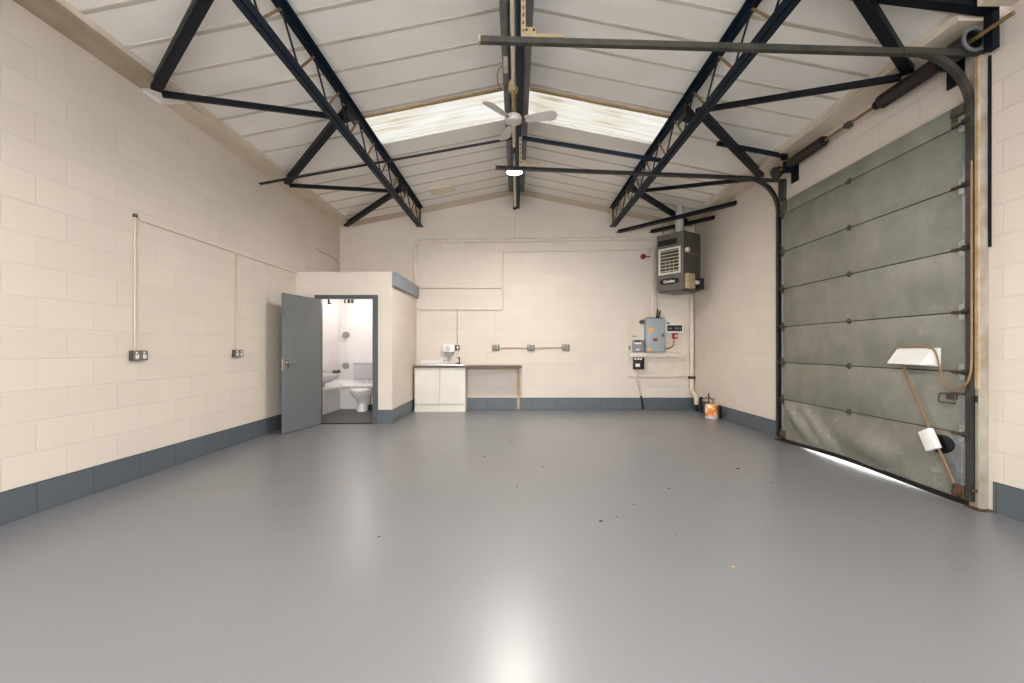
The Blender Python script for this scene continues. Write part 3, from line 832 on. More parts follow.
# ------------------------------------------------------------------ sectional door (right wall)
PX0, PX1 = 3.430, 3.468
SY0, SY1 = 3.485, 5.925
door2 = thing('door_2', (3.45, 4.7, 0), 'large weathered grey sectional door with buckled bottom panel', 'sectional door', kind='structure')
seams = [.546, 1.02, 1.48, 1.965, 2.445, 2.925]
zz = [None] + seams + [3.095]
def door_bottom(y):
    t = (y - SY0) / (SY1 - SY0)
    return .006 + .027 * max(0.0, math.sin(PI * min(1, max(0, (t - .04) / .96)))) ** 1.8
for i in range(len(seams)):
    z0, z1 = seams[i], zz[i + 2]
    bm = BM(); box(bm, PX0, PX1, SY0, SY1, z0 + .0035, z1 - .0035, .006, 2)
    pn = part('panel', bm, M['doorskin'], door2)
bm = BM()
for z in seams: box(bm, PX0 + .012, PX1 + .012, SY0 + .004, SY1 - .004, z - .02, z + .02)
part('seam_light_stop', bm, M['black'], door2)  # black strips added behind the seams to stop daylight leaking through
# buckled bottom panel
bm = BM()
NY, NZ = 60, 18
def dent(y, z):
    u = (y - SY0) / (SY1 - SY0); w = z / .546
    d = 0.0
    # creases fanning down from the upper far corner
    for (u0, w0, u1, w1, amp, wd) in ((.98, .95, .70, .05, .030, .04), (.80, .85, .62, .15, .022, .04), (.30, .35, .62, .62, .022, .06), (.2, .55, .5, .2, .016, .06), (.45, .75, .3, .15, .012, .05)):
        ax, ay = u - u0, (w - w0) * .3; bx, by = u1 - u0, (w1 - w0) * .3
        q = max(0, min(1, (ax * bx + ay * by) / (bx * bx + by * by)))
        dx, dy = ax - q * bx, ay - q * by
        d += amp * math.exp(-(dx * dx + dy * dy) / (wd * wd) ) * math.sin(PI * (.15 + .85 * q))
    d += -.012 * math.exp(-((u - .75) ** 2 / .02 + (w - .5) ** 2 / .2))
    edge = min(1, (1 - w) * 6) * min(1, u * 12, (1 - u) * 12)
    return d * edge * 1.7
F, K = [], []
for i in range(NY + 1):
    y = SY0 + (SY1 - SY0) * i / NY
    zb = door_bottom(y) + .035
    F.append([]); K.append([])
    for j in range(NZ + 1):
        z = zb + (.5425 - zb) * j / NZ
        F[-1].append(bm.verts.new(V(PX0 - dent(y, z), y, z))); K[-1].append(bm.verts.new(V(PX1 - dent(y, z) * .8, y, z)))
for i in range(NY):
    for j in range(NZ):
        bm.faces.new((F[i][j], F[i][j + 1], F[i + 1][j + 1], F[i + 1][j])); bm.faces.new((K[i][j], K[i + 1][j], K[i + 1][j + 1], K[i][j + 1]))
    bm.faces.new((F[i][0], F[i + 1][0], K[i + 1][0], K[i][0])); bm.faces.new((F[i][NZ], K[i][NZ], K[i + 1][NZ], F[i + 1][NZ]))
for j in range(NZ):
    bm.faces.new((F[0][j], K[0][j], K[0][j + 1], F[0][j + 1])); bm.faces.new((F[NY][j], F[NY][j + 1], K[NY][j + 1], K[NY][j]))
part('bottom_panel', bm, M['doorscuff'], door2, 'buckled and scuffed bottom panel', smooth=60)
bm = BM()
sweep(bm, [(-.026, 0), (.026, 0), (.026, .042), (-.026, .042)], [((PX0 + PX1) / 2 - .002, SY0 + .0 + (SY1 - SY0) * i / 40, door_bottom(SY0 + (SY1 - SY0) * i / 40)) for i in range(41)])
part('bottom_seal', bm, M['black'], door2, 'black rubber seal bowed up off the floor')
# end stiles
for y0, y1 in ((SY0 + .003, SY0 + .036), (SY1 - .04, SY1 - .003)):
    bm = BM()
    for i in range(len(zz) - 1):
        a = .06 if i == 0 else zz[i] + .012
        box(bm, PX0 - .005, PX0 + .004, y0, y1, a, zz[i + 1] - .012, .002)
    part('end_stile', bm, M['galv'], door2, 'galvanised end stiles')
# galvanised patch at bottom near corner
bm = BM(); box(bm, PX0 - .006, PX0 + .003, SY0 + .036, SY0 + .15, .10, .50, .002); part('reinforcing_plate', bm, M['galv'], door2)
# hinges
def hinge_bm(y, z, big):
    bm = BM()
    if big:
        box(bm, PX0 - .014, PX0 - .004, y - .022, y + .024, z - .062, z + .062, .002)
        cyl(bm, (PX0 - .02, y - .05, z), (PX0 - .02, y + .045, z), .012, n=10)
        for dz in (-.042, .042): cyl(bm, (PX0 - .02, y, z + dz), (PX0 - .012, y, z + dz), .009, n=8)
    else:
        box(bm, PX0 - .008, PX0, y - .022, y + .022, z - .03, z + .03, .002)
        cyl(bm, (PX0 - .013, y - .03, z), (PX0 - .013, y + .03, z), .011, n=10)
    return bm
for z in seams:
    hh = part('hinge', hinge_bm(SY0 + .032, z, True), M['hingegalv'], door2)
    bm = BM(); cyl(bm, (PX0 - .022, SY0 - .01, z), (PX0 - .022, SY0 + .10, z), .012, n=10); part('hinge_pin', bm, M['rust'], hh)
    part('hinge', hinge_bm(4.72, z, False), M['socketdark'], door2)
    part('hinge', hinge_bm(SY1 - .03, z, True), M['socketdark'], door2)
    for yy, q in ((SY0 - .02, 1), (SY1 + .02, -1)):
        bm = BM(); cyl(bm, (PX0 - .025, yy - .02, z), (PX0 - .025, yy + .025, z), .022, n=14); cyl(bm, (PX0 - .025, yy + q * .06, z), (PX0 - .025, yy, z), .007, n=8)
        part('roller', bm, M['trackdark'], door2)
for yy in (SY0 + .06, SY1 - .06):
    bm = BM(); box(bm, PX0 - .03, PX0, yy - .05, yy + .05, 3.0, 3.05, .003); box(bm, PX0 - .012, PX0, yy - .06, yy + .06, 2.96, 3.08, .003); part('top_bracket', bm, M['socketdark'], door2)
for yy in (SY0 + .05, SY1 - .05):
    bm = BM(); box(bm, PX0 - .03, PX0 - .004, yy - .05, yy + .05, .05, .15, .006); cyl(bm, (PX0 - .05, yy, .09), (PX0 - .03, yy, .09), .03, n=12); part('bottom_bracket', bm, M['rust'], door2, 'rusty bottom cable bracket')
# bolt handle
bm = BM()
box(bm, PX0 - .018, PX0, 3.56, 3.64, .80, .85, .004); tube(bm, fillet([(PX0 - .02, 3.60, .845), (PX0 - .05, 3.66, .845), (PX0 - .05, 3.67, .775), (PX0 - .02, 3.56, .775)], .015), .008)
box(bm, PX0 - .025, PX0 - .005, 3.49, 3.60, .845, .862, .003)
part('door_bolt', bm, M['socketdark'], door2, 'worn metal slide bolt')
bm = BM()
rings = []
for k, dx in ((1.0, -.010), (.86, -.014), (.8, -.008)):
    rings.append([bm.verts.new(V(PX0 + dx, 3.69 + .115 * k * math.cos(2 * PI * i / 28), .43 - .012 * math.cos(2 * PI * i / 28) + .075 * k * math.sin(2 * PI * i / 28))) for i in range(28)])
rings.insert(0, [bm.verts.new(V(PX0 + .004, v.co.y, v.co.z)) for v in rings[0]])
for a, b in zip(rings, rings[1:]):
    for i in range(28): bm.faces.new((a[i], a[(i + 1) % 28], b[(i + 1) % 28], b[i]))
bm.faces.new(rings[-1])
hg = part('pull_handle', bm, M['hole'], door2, 'black recessed oval pull handle')
for zc, yy in ((2.35, 5.28), (1.35, 3.9), (2.66, 5.2), (1.30, 5.78)):
    bm = BM(); prism(bm, [(PX0 - .0006, yy, zc + .03), (PX0 - .0006, yy - .012, zc + .035), (PX0 - .0006, yy - .02, zc - .02), (PX0 - .0006, yy + .015, zc - .035), (PX0 - .0006, yy + .012, zc - .022), (PX0 - .0006, yy - .004, zc - .015)], (.0008, 0, 0))
    part('scuff', bm, M['dirtlens'], door2)

# hood box on the door with its flex
hd = thing('hood_box', (3.40, 3.92, 1.06), 'white wedge hood mounted on the sectional door', 'hood')
bm = BM(); box(bm, PX0 - .010, PX0 - .0005, 3.70, 4.06, 1.055, 1.205, .002); part('back_plate', bm, M['white'], hd)
bm = BM(); prism(bm, [(PX0 - .01, 3.76, 1.195), (PX0 - .028, 3.76, 1.195), (PX0 - .115, 3.76, 1.075), (PX0 - .115, 3.76, 1.066), (PX0 - .01, 3.76, 1.066)], (0, .335, 0)); part('cover', bm, M['white'], hd)
bm = BM(); box(bm, PX0 - .04, PX0 - .012, 4.03, 4.07, 1.195, 1.21, .002); part('cable_clip', bm, M['chrome'], hd)
fx = PX0 - .02
bm = BM()
tube(bm, smooth_path([(fx - .012, 4.05, 1.212), (fx - .01, 3.93, 1.218), (fx, 3.80, 1.212), (fx - .01, 3.72, 1.175), (fx - .02, 3.67, 1.05), (fx - .025, 3.62, .93), (fx - .03, 3.54, .885), (fx - .035, 3.45, .92), (fx - .025, 3.415, 1.02), (fx - .02, 3.412, 1.2), (fx - .02, 3.412, 1.6), (fx - .02, 3.412, 2.1), (fx - .02, 3.412, 2.6)], 6), .0075, 8)
solo('door_flex', bm, M['cable'], 'tan flex looping from the white hood up the near door post', 'cable')
bm = BM()
tube(bm, [(fx - .04, 4.0, 1.064), (fx - .02, 3.82, .66), (fx - .012, 3.70, .42), (fx - .02, 3.55, .16)], .0085, 8)
tube(bm, [(fx - .035, 4.018, 1.064), (fx - .014, 3.838, .66), (fx - .006, 3.718, .42), (fx - .014, 3.56, .15)], .006, 8)
solo('door_flex', bm, M['cable'], 'tan double flex slanting down the door below the white hood', 'cable')
jx = thing('switch_box', (fx - .02, 3.75, .40), 'tilted white switch box hanging over the black pull handle', 'switch box')
a = math.radians(28)
mm = Matrix.Rotation(-a, 4, 'X'); mm.translation = V(fx - .037, 3.74, .455)
bm = BM(); obox(bm, mm, .045, .11, .165, .004, 2); part('cover', bm, M['white'], jx)
mm2 = mm.copy(); mm2.translation = V(fx - .012, 3.74, .455); bm = BM(); obox(bm, mm2, .006, .105, .16, .002); part('back_plate', bm, M['dirtlens'], jx)

# near and far jambs
jm = thing('door_post', (3.45, 3.42, 0), 'weathered near post of the sectional door with rust at its foot', 'door post', 'posts of the sectional door')
bm = BM(); box(bm, 3.435, XR - .001, 3.392, 3.478, 0, 3.38, .003); part('post', bm, M['jamb'], jm)
bm = BM(); box(bm, 3.424, 3.436, 3.395, 3.425, .9, 3.36, .002); part('timber_strip', bm, M['timber'], jm)
bm = BM(); box(bm, 3.424, 3.436, 3.394, 3.42, .02, .9, .002); part('steel_face', bm, M['postgrey'], jm)
bm = BM(); box(bm, 3.40, XR - .001, 3.36, 3.48, 0, .012, .002); part('foot_plate', bm, M['rust'], jm, 'rusty foot plate')
bm = BM(); box(bm, 3.412, 3.4255, 3.396, 3.42, .80, .85, .003); part('bolt_keep', bm, M['hole'], jm)
bm = BM(); cyl(bm, (3.426, 3.407, .14), (3.40, 3.407, .14), .012, n=8); part('anchor_bolt', bm, M['rust'], jm)
bm = BM(); box(bm, 3.486, XR - .001, 3.372, 3.386, 1.95, 3.36)
solo('conduit_strip', bm, M['blueblack'], 'thin dark upright strip on the wall beside the near door post', 'steel strip')
jf = thing('door_post', (3.45, 6.0, 0), 'dark far post of the sectional door, standing beyond the panels', 'door post', 'posts of the sectional door')
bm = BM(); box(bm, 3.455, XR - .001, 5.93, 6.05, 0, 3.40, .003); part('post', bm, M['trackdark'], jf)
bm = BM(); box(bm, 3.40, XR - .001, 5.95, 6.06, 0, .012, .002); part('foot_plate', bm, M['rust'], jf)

def c_track(y, q, label, zl):
    """C section door rail: up the post, round the bend, level towards the ridge"""
    t = thing('door_track', (3.39, y, 0), label, 'door track', 'tracks of the sectional door')
    xv = 3.385
    R = .42
    pts = [(xv, y, .05), (xv, y, 3.43 - R)]
    for k in range(1, 11):
        th = PI / 2 * k / 10
        pts.append((xv - R + R * math.cos(th), y, 3.43 - R + R * math.sin(th)))
    pts.append((-.275, y, zl))
    w, h, tt, lip = .026, .033, .006, .012
    prof = [(-w, -h), (w, -h), (w, -h + lip), (w - tt, -h + lip), (w - tt, -h + tt), (-w + tt, -h + tt), (-w + tt, h - tt), (w - tt, h - tt), (w - tt, h - lip), (w, h - lip), (w, h), (-w, h)]
    prof = [(a * q, b) for a, b in prof]
    bm = BM(); sweep(bm, prof, pts, up=V(0, 1, 0)); 
    return t, bm
# sweep side axis: up x tangent; for upright start tangent=(0,0,1), up=(0,1,0) -> x axis = +X
def add_track(y, q, label, zl, m):
    t, bm = c_track(y, q, label, zl)
    bm.free()
    R = .44; xv = 3.425
    path = [(xv, .05), (xv, 3.43 - R)] + [(xv - R + R * math.cos(PI / 2 * k / 10), 3.43 - R + R * math.sin(PI / 2 * k / 10)) for k in range(1, 11)] + [(-.275, zl)]
    bm = BM()
    # in-plane normal offset h, depth along y
    P = [V(a, b) for a, b in path]
    h, w, tt, lip = .022, .022, .004, .009
    prof = [(-h, -w), (h, -w), (h, w), (h - lip, w), (h - lip, w - tt), (h - tt, w - tt), (h - tt, -w + tt), (-h + tt, -w + tt), (-h + tt, w - tt), (-h + lip, w - tt), (-h + lip, w), (-h, w)]
    rings = []
    for i, p in enumerate(P):
        if i == 0: tg = P[1] - P[0]
        elif i == len(P) - 1: tg = P[-1] - P[-2]
        else: tg = (P[i] - P[i - 1]).normalized() + (P[i + 1] - P[i]).normalized()
        tg = tg.normalized(); n = V(tg.y, -tg.x)
        rings.append([bm.verts.new(V(p.x + n.x * a, y + q * b, p.y + n.y * a)) for a, b in prof])
    k = len(prof)
    for a, b in zip(rings, rings[1:]):
        for i in range(k): bm.faces.new((a[i], a[(i + 1) % k], b[(i + 1) % k], b[i]))
    bm.faces.new(rings[0][::-1]); bm.faces.new(rings[-1])
    part('rail', bm, M[m], t, smooth=20)
    bm = BM(); bar(bm, (2.90, y - q * .03, 3.43), (XR - .005, y - q * .03, 3.405), .008, .05); part('head_bracket', bm, M['track'], t)
    bm = BM(); box(bm, 3.44, 3.47, y - .03, y + .03, 3.03, 3.10, .002); part('side_bracket', bm, M['timber'], t)
    bm = BM(); box(bm, -.285, -.27, y - .03, y + .03, zl - .024, zl + .024); part('end_stop', bm, M['timber'], t)
    # hanger: perforated angle from the ridge beam
    bm = BM(); box(bm, .034, .069, y - .004, y + .004, zl + .02, 4.27); box(bm, .065, .069, y - .002, y + .034, zl + .02, 4.27)
    hg = part('hanger', bm, M['cardboard'], t, 'perforated tan hanger strap')
    for k in range(11):
        z = zl + .07 + k * .058
        if z < 4.25: part('slot', build(box, .046, .057, y - .0052, y - .0035, z - .012, z + .012), M['hole'], hg)
    bm = BM(); box(bm, .055, .15, y - .007, y - .001, zl + .018, zl + .095, .002)
    pl = part('fixing_plate', bm, M['cardboard'], t)
    bm = BM()
    for xx in (.075, .13): cyl(bm, (xx, y - .007, zl + .07), (xx, y - .016, zl + .07), .008, n=8)
    part('bolt', bm, M['hole'], pl)
    bm = BM(); box(bm, .14, .36, y - .006, y, zl + .018, zl + .045, .001); part('perforated_strip', bm, M['cardboard'], t)
    return t
add_track(3.452, 1, 'grey rail of the big door curving overhead nearest the camera', 3.525, 'track')
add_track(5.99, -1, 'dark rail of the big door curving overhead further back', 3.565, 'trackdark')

# torsion shaft with springs and drums over the door
sx_, sz_ = 3.385, 3.487
ts = thing('torsion_shaft', (sx_, 4.6, sz_), 'rusty torsion spring shaft over the top of the big door', 'spring shaft')
bm = BM(); cyl(bm, (sx_, 3.12, sz_), (sx_, 6.06, sz_), .0145, n=14); part('shaft', bm, M['brass'], ts)
def spring(y0, y1, r):
    bm = BM()
    n = int((y1 - y0) / .017)
    prof = []
    for i in range(n):
        ya = y0 + (y1 - y0) * i / n; st = (y1 - y0) / n
        prof += [(r - .006, ya), (r, ya + st * .3), (r, ya + st * .7)]
    prof.append((r - .006, y1))
    prof = [(.018, y0)] + prof + [(.018, y1)]
    k = 18; rings = []
    for rr, yy in prof: rings.append([bm.verts.new(V(sx_ + rr * math.cos(2 * PI * i / k), yy, sz_ + rr * math.sin(2 * PI * i / k))) for i in range(k)])
    for a, b in zip(rings, rings[1:]):
        for i in range(k): bm.faces.new((a[i], a[(i + 1) % k], b[(i + 1) % k], b[i]))
    return bm
part('spring', spring(3.66, 4.25, .062), M['spring'], ts)
part('spring', spring(5.05, 5.66, .058), M['spring'], ts)
def drum(y, q):
    bm = BM(); k = 28
    prof = [(.016, y), (.062, y), (.078, y), (.078, y + q * .012), (.062, y + q * .016), (.060, y + q * .09), (.05, y + q * .11), (.016, y + q * .11)]
    rings = [[bm.verts.new(V(sx_ + rr * math.cos(2 * PI * i / k), yy, sz_ + rr * math.sin(2 * PI * i / k))) for i in range(k)] for rr, yy in prof]
    for a, b in zip(rings, rings[1:]):
        for i in range(k): bm.faces.new((a[i], a[(i + 1) % k], b[(i + 1) % k], b[i]))
    return bm
# near drum is an open cup facing the camera
bm = BM(); k = 28
prof = [(.016, 3.47), (.070, 3.47), (.074, 3.395), (.078, 3.395), (.078, 3.44), (.074, 3.54), (.06, 3.60), (.016, 3.60)]
rings = [[bm.verts.new(V(sx_ + rr * math.cos(2 * PI * i / k), yy, sz_ + rr * math.sin(2 * PI * i / k))) for i in range(k)] for rr, yy in prof]
for a, b in zip(rings, rings[1:]):
    for i in range(k): bm.faces.new((a[i], a[(i + 1) % k], b[(i + 1) % k], b[i]))
part('cable_drum', bm, M['trackdark'], ts)
bm = BM(); prof = [(.070, 3.395), (.070, 3.378), (.092, 3.378), (.092, 3.392), (.079, 3.398)]
rings = [[bm.verts.new(V(sx_ + rr * math.cos(2 * PI * i / k), yy, sz_ + rr * math.sin(2 * PI * i / k))) for i in range(k)] for rr, yy in prof]
for a, b in zip(rings, rings[1:] + rings[:1]):
    for i in range(k): bm.faces.new((a[i], a[(i + 1) % k], b[(i + 1) % k], b[i]))
part('drum_rim', bm, M['galv'], ts, 'pale drum rim')
bm = BM(); cyl(bm, (sx_, 3.455, sz_), (sx_, 3.468, sz_), .069, n=24); part('drum_shade_disc', bm, M['spring'], ts)  # dark disc standing in for the shade inside the open cup
part('cable_drum', drum(5.98, -1), M['trackdark'], ts)
for y in (4.30, 5.03): 
    bm = BM(); cyl(bm, (sx_, y - .015, sz_), (sx_, y + .015, sz_), .04, n=16); part('winding_cone', bm, M['spring'], ts)
bm = BM(); cyl(bm, (sx_, 4.62, sz_), (sx_, 4.72, sz_), .024, n=14); box(bm, sx_ - .03, sx_ + .03, 4.64, 4.66, sz_ - .035, sz_ + .02, .003); box(bm, sx_ - .03, sx_ + .03, 4.68, 4.70, sz_ - .035, sz_ + .02, .003)
part('shaft_coupling', bm, M['socketdark'], ts)
for y0 in (3.62, 5.72):
    bm = BM(); box(bm, sx_ - .045, XR - .002, y0, y0 + .035, sz_ - .085, sz_ + .05, .004); box(bm, XR - .02, XR - .001, y0 - .05, y0 + .09, sz_ - .2, sz_ + .12, .003); part('bearing_bracket', bm, M['blueblack'], ts)

# ------------------------------------------------------------------ unit heater in the far right corner
u = V(.60, -.80, 0); w = V(.80, .60, 0)      # along the front face, into the body
hc = V(2.59, 8.45, 0)                        # left front corner
HW, HD, Z0, Z1 = .56, .52, 2.235, 3.27
ctr = hc + u * HW / 2 + w * HD / 2
def hm(a, b, z):      # frame: a along front, b into body
    m = Matrix((u, w, V(0, 0, 1))).transposed().to_4x4(); m.translation = hc + u * a + w * b + V(0, 0, z); return m
ht = thing('unit_heater', (ctr.x, ctr.y, Z0), 'dark grey hanging unit heater with white louvre grille in the far right corner', 'heater')
bm = BM(); obox(bm, hm(HW / 2, HD / 2, (Z0 + Z1) / 2), HW, HD, Z1 - Z0, .008, 2); part('casing', bm, M['heatdark'], ht)
bm = BM(); obox(bm, hm(HW / 2, -.004, (Z0 + Z1) / 2), HW - .01, .012, Z1 - Z0 - .01, .002); part('front_panel', bm, M['heater'], ht)
bm = BM(); obox(bm, hm(.06 + .17, -.012, Z1 - .16), .40, .006, .10); part('top_slot', bm, M['hole'], ht)
bm = BM()
gz0, gz1, ga, gb = Z0 + .30, Z0 + .77, .055, .505
for a0, a1, z0, z1 in ((ga, ga + .03, gz0, gz1), (gb - .03, gb, gz0, gz1), (ga, gb, gz0, gz0 + .03), (ga, gb, gz1 - .03, gz1)):
    obox(bm, hm((a0 + a1) / 2, -.018, (z0 + z1) / 2), a1 - a0, .03, z1 - z0, .003)
gr = part('grille_frame', bm, M['offwhite'], ht, 'white grille frame')
bm = BM(); obox(bm, hm((ga + gb) / 2, -.006, (gz0 + gz1) / 2), gb - ga - .05, .008, gz1 - gz0 - .05); part('grille_back', bm, M['hole'], gr)
for i in range(7):
    z = gz0 + .055 + i * (gz1 - gz0 - .11) / 6
    bm = BM(); m_ = hm((ga + gb) / 2, -.022, z) @ Matrix.Rotation(math.radians(-30), 4, 'X'); obox(bm, m_, gb - ga - .055, .006, .019); part('louvre', bm, M['louvre'], gr)
for a in (.20, .28, .36):
    bm = BM(); obox(bm, hm(a, -.014, gz0 + .13), .012, .006, .2); part('grille_bar', bm, M['cardboard'], gr)
# name plate
bm = BM()
k = 28; pa, pz = .27, Z0 + .17
A = [bm.verts.new(hm(pa + .205 * math.copysign(abs(math.cos(2 * PI * i / k)) ** .7, math.cos(2 * PI * i / k)), -.0105, pz + .055 * math.copysign(abs(math.sin(2 * PI * i / k)) ** .7, math.sin(2 * PI * i / k))).translation) for i in range(k)]
B = [bm.verts.new(v.co - w * .006) for v in A]
for i in range(k): bm.faces.new((A[i], A[(i + 1) % k], B[(i + 1) % k], B[i]))
bm.faces.new(A); bm.faces.new(B)
npl = part('nameplate', bm, M['hole'], ht, 'black oval badge')
cu = bpy.data.curves.new('lettering', 'FONT'); cu.body = 'Combat'; cu.size = .07; cu.align_x = 'CENTER'; cu.align_y = 'CENTER'; cu.extrude = .002; cu.offset = .002
to = bpy.data.objects.new('lettering_tmp', cu); COL.objects.link(to)
dg = bpy.context.evaluated_depsgraph_get()
me = bpy.data.meshes.new_from_object(to.evaluated_get(dg))
bpy.data.objects.remove(to)
m3 = Matrix((u, V(0, 0, 1), -w)).transposed().to_4x4(); m3.translation = hc + u * pa - w * .0185 + V(0, 0, pz)
bm = BM(); bm.from_mesh(me); bpy.data.meshes.remove(me)
for v in bm.verts: v.co = m3 @ v.co
part('lettering', bm, M['white'], npl, 'white raised lettering', smooth=0)
# side details
bm = BM(); obox(bm, hm(HW + .006, HD / 2, Z0 + .66), .012, HD - .02, .02); part('seam_strip', bm, M['socket'], ht)
bm = BM(); cyl(bm, hm(HW, .07, Z0 + .70).translation, hm(HW + .05, .07, Z0 + .70).translation, .04, n=18); part('sight_port', bm, M['offwhite'], ht)
bm = BM(); obox(bm, hm(HW + .04, .12, Z0 + .15), .08, .20, .26, .005); part('control_box', bm, M['cardboard'], ht)
bm = BM(); cyl(bm, hm(HW + .05, .22, Z0 + .14).translation, hm(HW + .05, .36, Z0 + .14).translation, .035, n=14); part('gas_valve', bm, M['offwhite'], ht)
bm = BM(); obox(bm, hm(HW + .045, .42, Z0 + .12), .09, .14, .2, .006); part('motor_box', bm, M['hole'], ht)
bm = BM(); obox(bm, hm(HW / 2 - .03, HD / 2, Z0 - .012), HW - .12, HD - .06, .024, .004); part('base_tray', bm, M['heater'], ht)
fl = hm(HW * .62, HD * .35, Z1).translation
bm = BM(); cyl(bm, fl, V(fl.x, fl.y, roof_z(fl.x) + .01), .068, n=24); cyl(bm, fl, fl + V(0, 0, .02), .09, n=24); cyl(bm, V(fl.x, fl.y, roof_z(fl.x) - .02), V(fl.x, fl.y, roof_z(fl.x) + .0), .08, n=24)
cyl(bm, fl + V(0, 0, .16), fl + V(0, 0, .19), .074, n=24)
part('flue_pipe', bm, M['flue'], ht)
for (a, b) in ((.06, .1), (HW - .06, .1), (.06, HD - .06), (HW - .06, HD - .06)):
    p = hm(a, b, Z1).translation
    bm = BM(); cyl(bm, p, p + V(0, 0, .22), .006, n=8); part('drop_rod', bm, M['blackrod'], ht)
# bars across the corner that carry it
bm = BM(); angle_bar(bm, (2.0, YB - .005, 3.49), (XR - .005, 7.27, 3.49), .06, .008, 1, 1); angle_bar(bm, (2.0, YB - .005, 3.49), (XR - .005, 7.27, 3.49), .06, .008, -1, 1)
solo('heater_bar', bm, M['blueblack'], 'long dark bar across the corner in front of the flue', 'support bar', 'bars carrying the heater')
bm = BM(); angle_bar(bm, (2.66, YB - .005, 3.49), (XR - .005, 8.07, 3.49), .06, .008, 1, 1); angle_bar(bm, (2.66, YB - .005, 3.49), (XR - .005, 8.07, 3.49), .06, .008, -1, 1)
solo('heater_bar', bm, M['blueblack'], 'short dark bar across the corner behind the flue', 'support bar', 'bars carrying the heater')

# ------------------------------------------------------------------ far wall: pipes and trunking
SB = 50.4
def bx(px): return (px - 516.5) / SB
def bz(py): return 1.2 + (348.5 - py) / SB
def conduit(name, pts, r, label, m='conduit', fr=.06, n=10, cat='conduit', group=None):
    bm = BM(); tube(bm, fillet(pts, fr), r, n); return solo(name, bm, M[m], label, cat, group)
yb = YB - .025
conduit('wall_conduit', [(bx(415.8), yb - .01, 2.42), (bx(415.8), yb - .01, bz(242)), (bx(600), yb - .01, bz(239.5)), (bx(661), yb - .01, bz(239))], .036, 'thick cream conduit arching from the washroom block across the far wall', fr=.14)
conduit('wall_conduit', [(bx(503), yb + .008, bz(308)), (bx(503), yb + .008, bz(252)), (bx(641), yb + .008, bz(250)), (bx(653), yb + .008, bz(249.5))], .017, 'slim cream conduit rising then running right below the thick one', fr=.05)
conduit('wall_conduit', [(bx(420), yb + .014, bz(288.5)), (bx(501.5), yb + .014, bz(288.5))], .011, 'thin horizontal conduit above the shelf batten on the far wall', 'conduit_dark')
bm = BM(); box(bm, bx(420), bx(503), YB - .04, YB, bz(310), bz(307.5), .004)
solo('shelf_batten', bm, M['cream'], 'narrow painted batten on the far wall above the kitchen units', 'batten')
conduit('wall_conduit', [(bx(457.3), yb + .015, bz(309.5)), (bx(457.3), yb + .015, bz(344.6))], .010, 'thin upright conduit dropping to the grey switch beside the water heater', 'conduit_dark')
conduit('wall_conduit', [(bx(495.5), yb + .015, bz(309.5)), (bx(495.5), yb + .015, bz(344))], .008, 'thin upright conduit dropping to the leftmost far wall socket')
conduit('wall_conduit', [(bx(514.8), yb + .012, bz(240)), (bx(515.4), yb + .012, 3.93)], .010, 'thin upright conduit from the ridge end down the middle of the far wall')
conduit('wall_conduit', [(bx(617.2), yb + .012, bz(241)), (bx(617.2), yb + .012, bz(230))], .012, 'short upright conduit under the far end of the right girder')
bm = BM(); box(bm, bx(650.3), bx(655.6), YB - .06, YB, bz(317.5), bz(248), .008, 2)
solo('trunking', bm, M['conduit'], 'wide cream trunking dropping to the grey electrical cabinet', 'trunking')
PXc = 3.442
conduit('waste_pipe', [(PXc, 9.0, Z0 - .03), (PXc, 9.0, .38), (PXc, 8.76, .28), (PXc, 8.76, .13)], .042, 'cream upright pipe in the corner below the heater, elbowed near the floor', 'conduit', fr=.07, n=14, cat='pipe')
bm = BM(); box(bm, PXc - .052, XR - .002, 8.945, 9.055, bz(378.5), bz(375.8), .005)
solo('pipe_clamp', bm, M['rust'], 'dark clamp around the corner pipe level with the board foot', 'clamp')
bm = BM(); cyl(bm, (PXc, 8.76, .0), (PXc, 8.76, .128), .024, n=14)
solo('pipe_end', bm, M['hole'], 'black pipe tail below the corner pipe near the floor', 'pipe')
bm = BM(); cyl(bm, (3.465, 8.60, .0), (3.465, 8.60, .24), .018, n=12); cyl(bm, (3.465, 8.60, .24), (3.465, 8.60, .29), .026, n=12)
solo('gas_pipe', bm, M['hole'], 'short black pipe standing by the right wall between the corner pipe and the canister', 'pipe')
conduit('gas_pipe', [(bx(655), YB - .02, bz(289)), (bx(672), YB - .03, bz(291.5)), (bx(686), YB - .05, bz(290))], .010, 'thin cream pipe running below the heater to the corner pipe', fr=.03)
# red lever fitting
rl = thing('red_bell', (bx(643), YB - .02, bz(260)), 'small red round fitting with side arm high on the far wall', 'fitting')
bm = BM(); cyl(bm, (bx(643), YB, bz(256.7)), (bx(643), YB - .05, bz(256.7)), .055, .045, n=24); part('dome', bm, M['darkred'], rl)
bm = BM(); cyl(bm, (bx(643), YB - .02, bz(256.7)), (bx(650.2), YB - .02, bz(257)), .010, n=10); part('arm', bm, M['darkred'], rl)

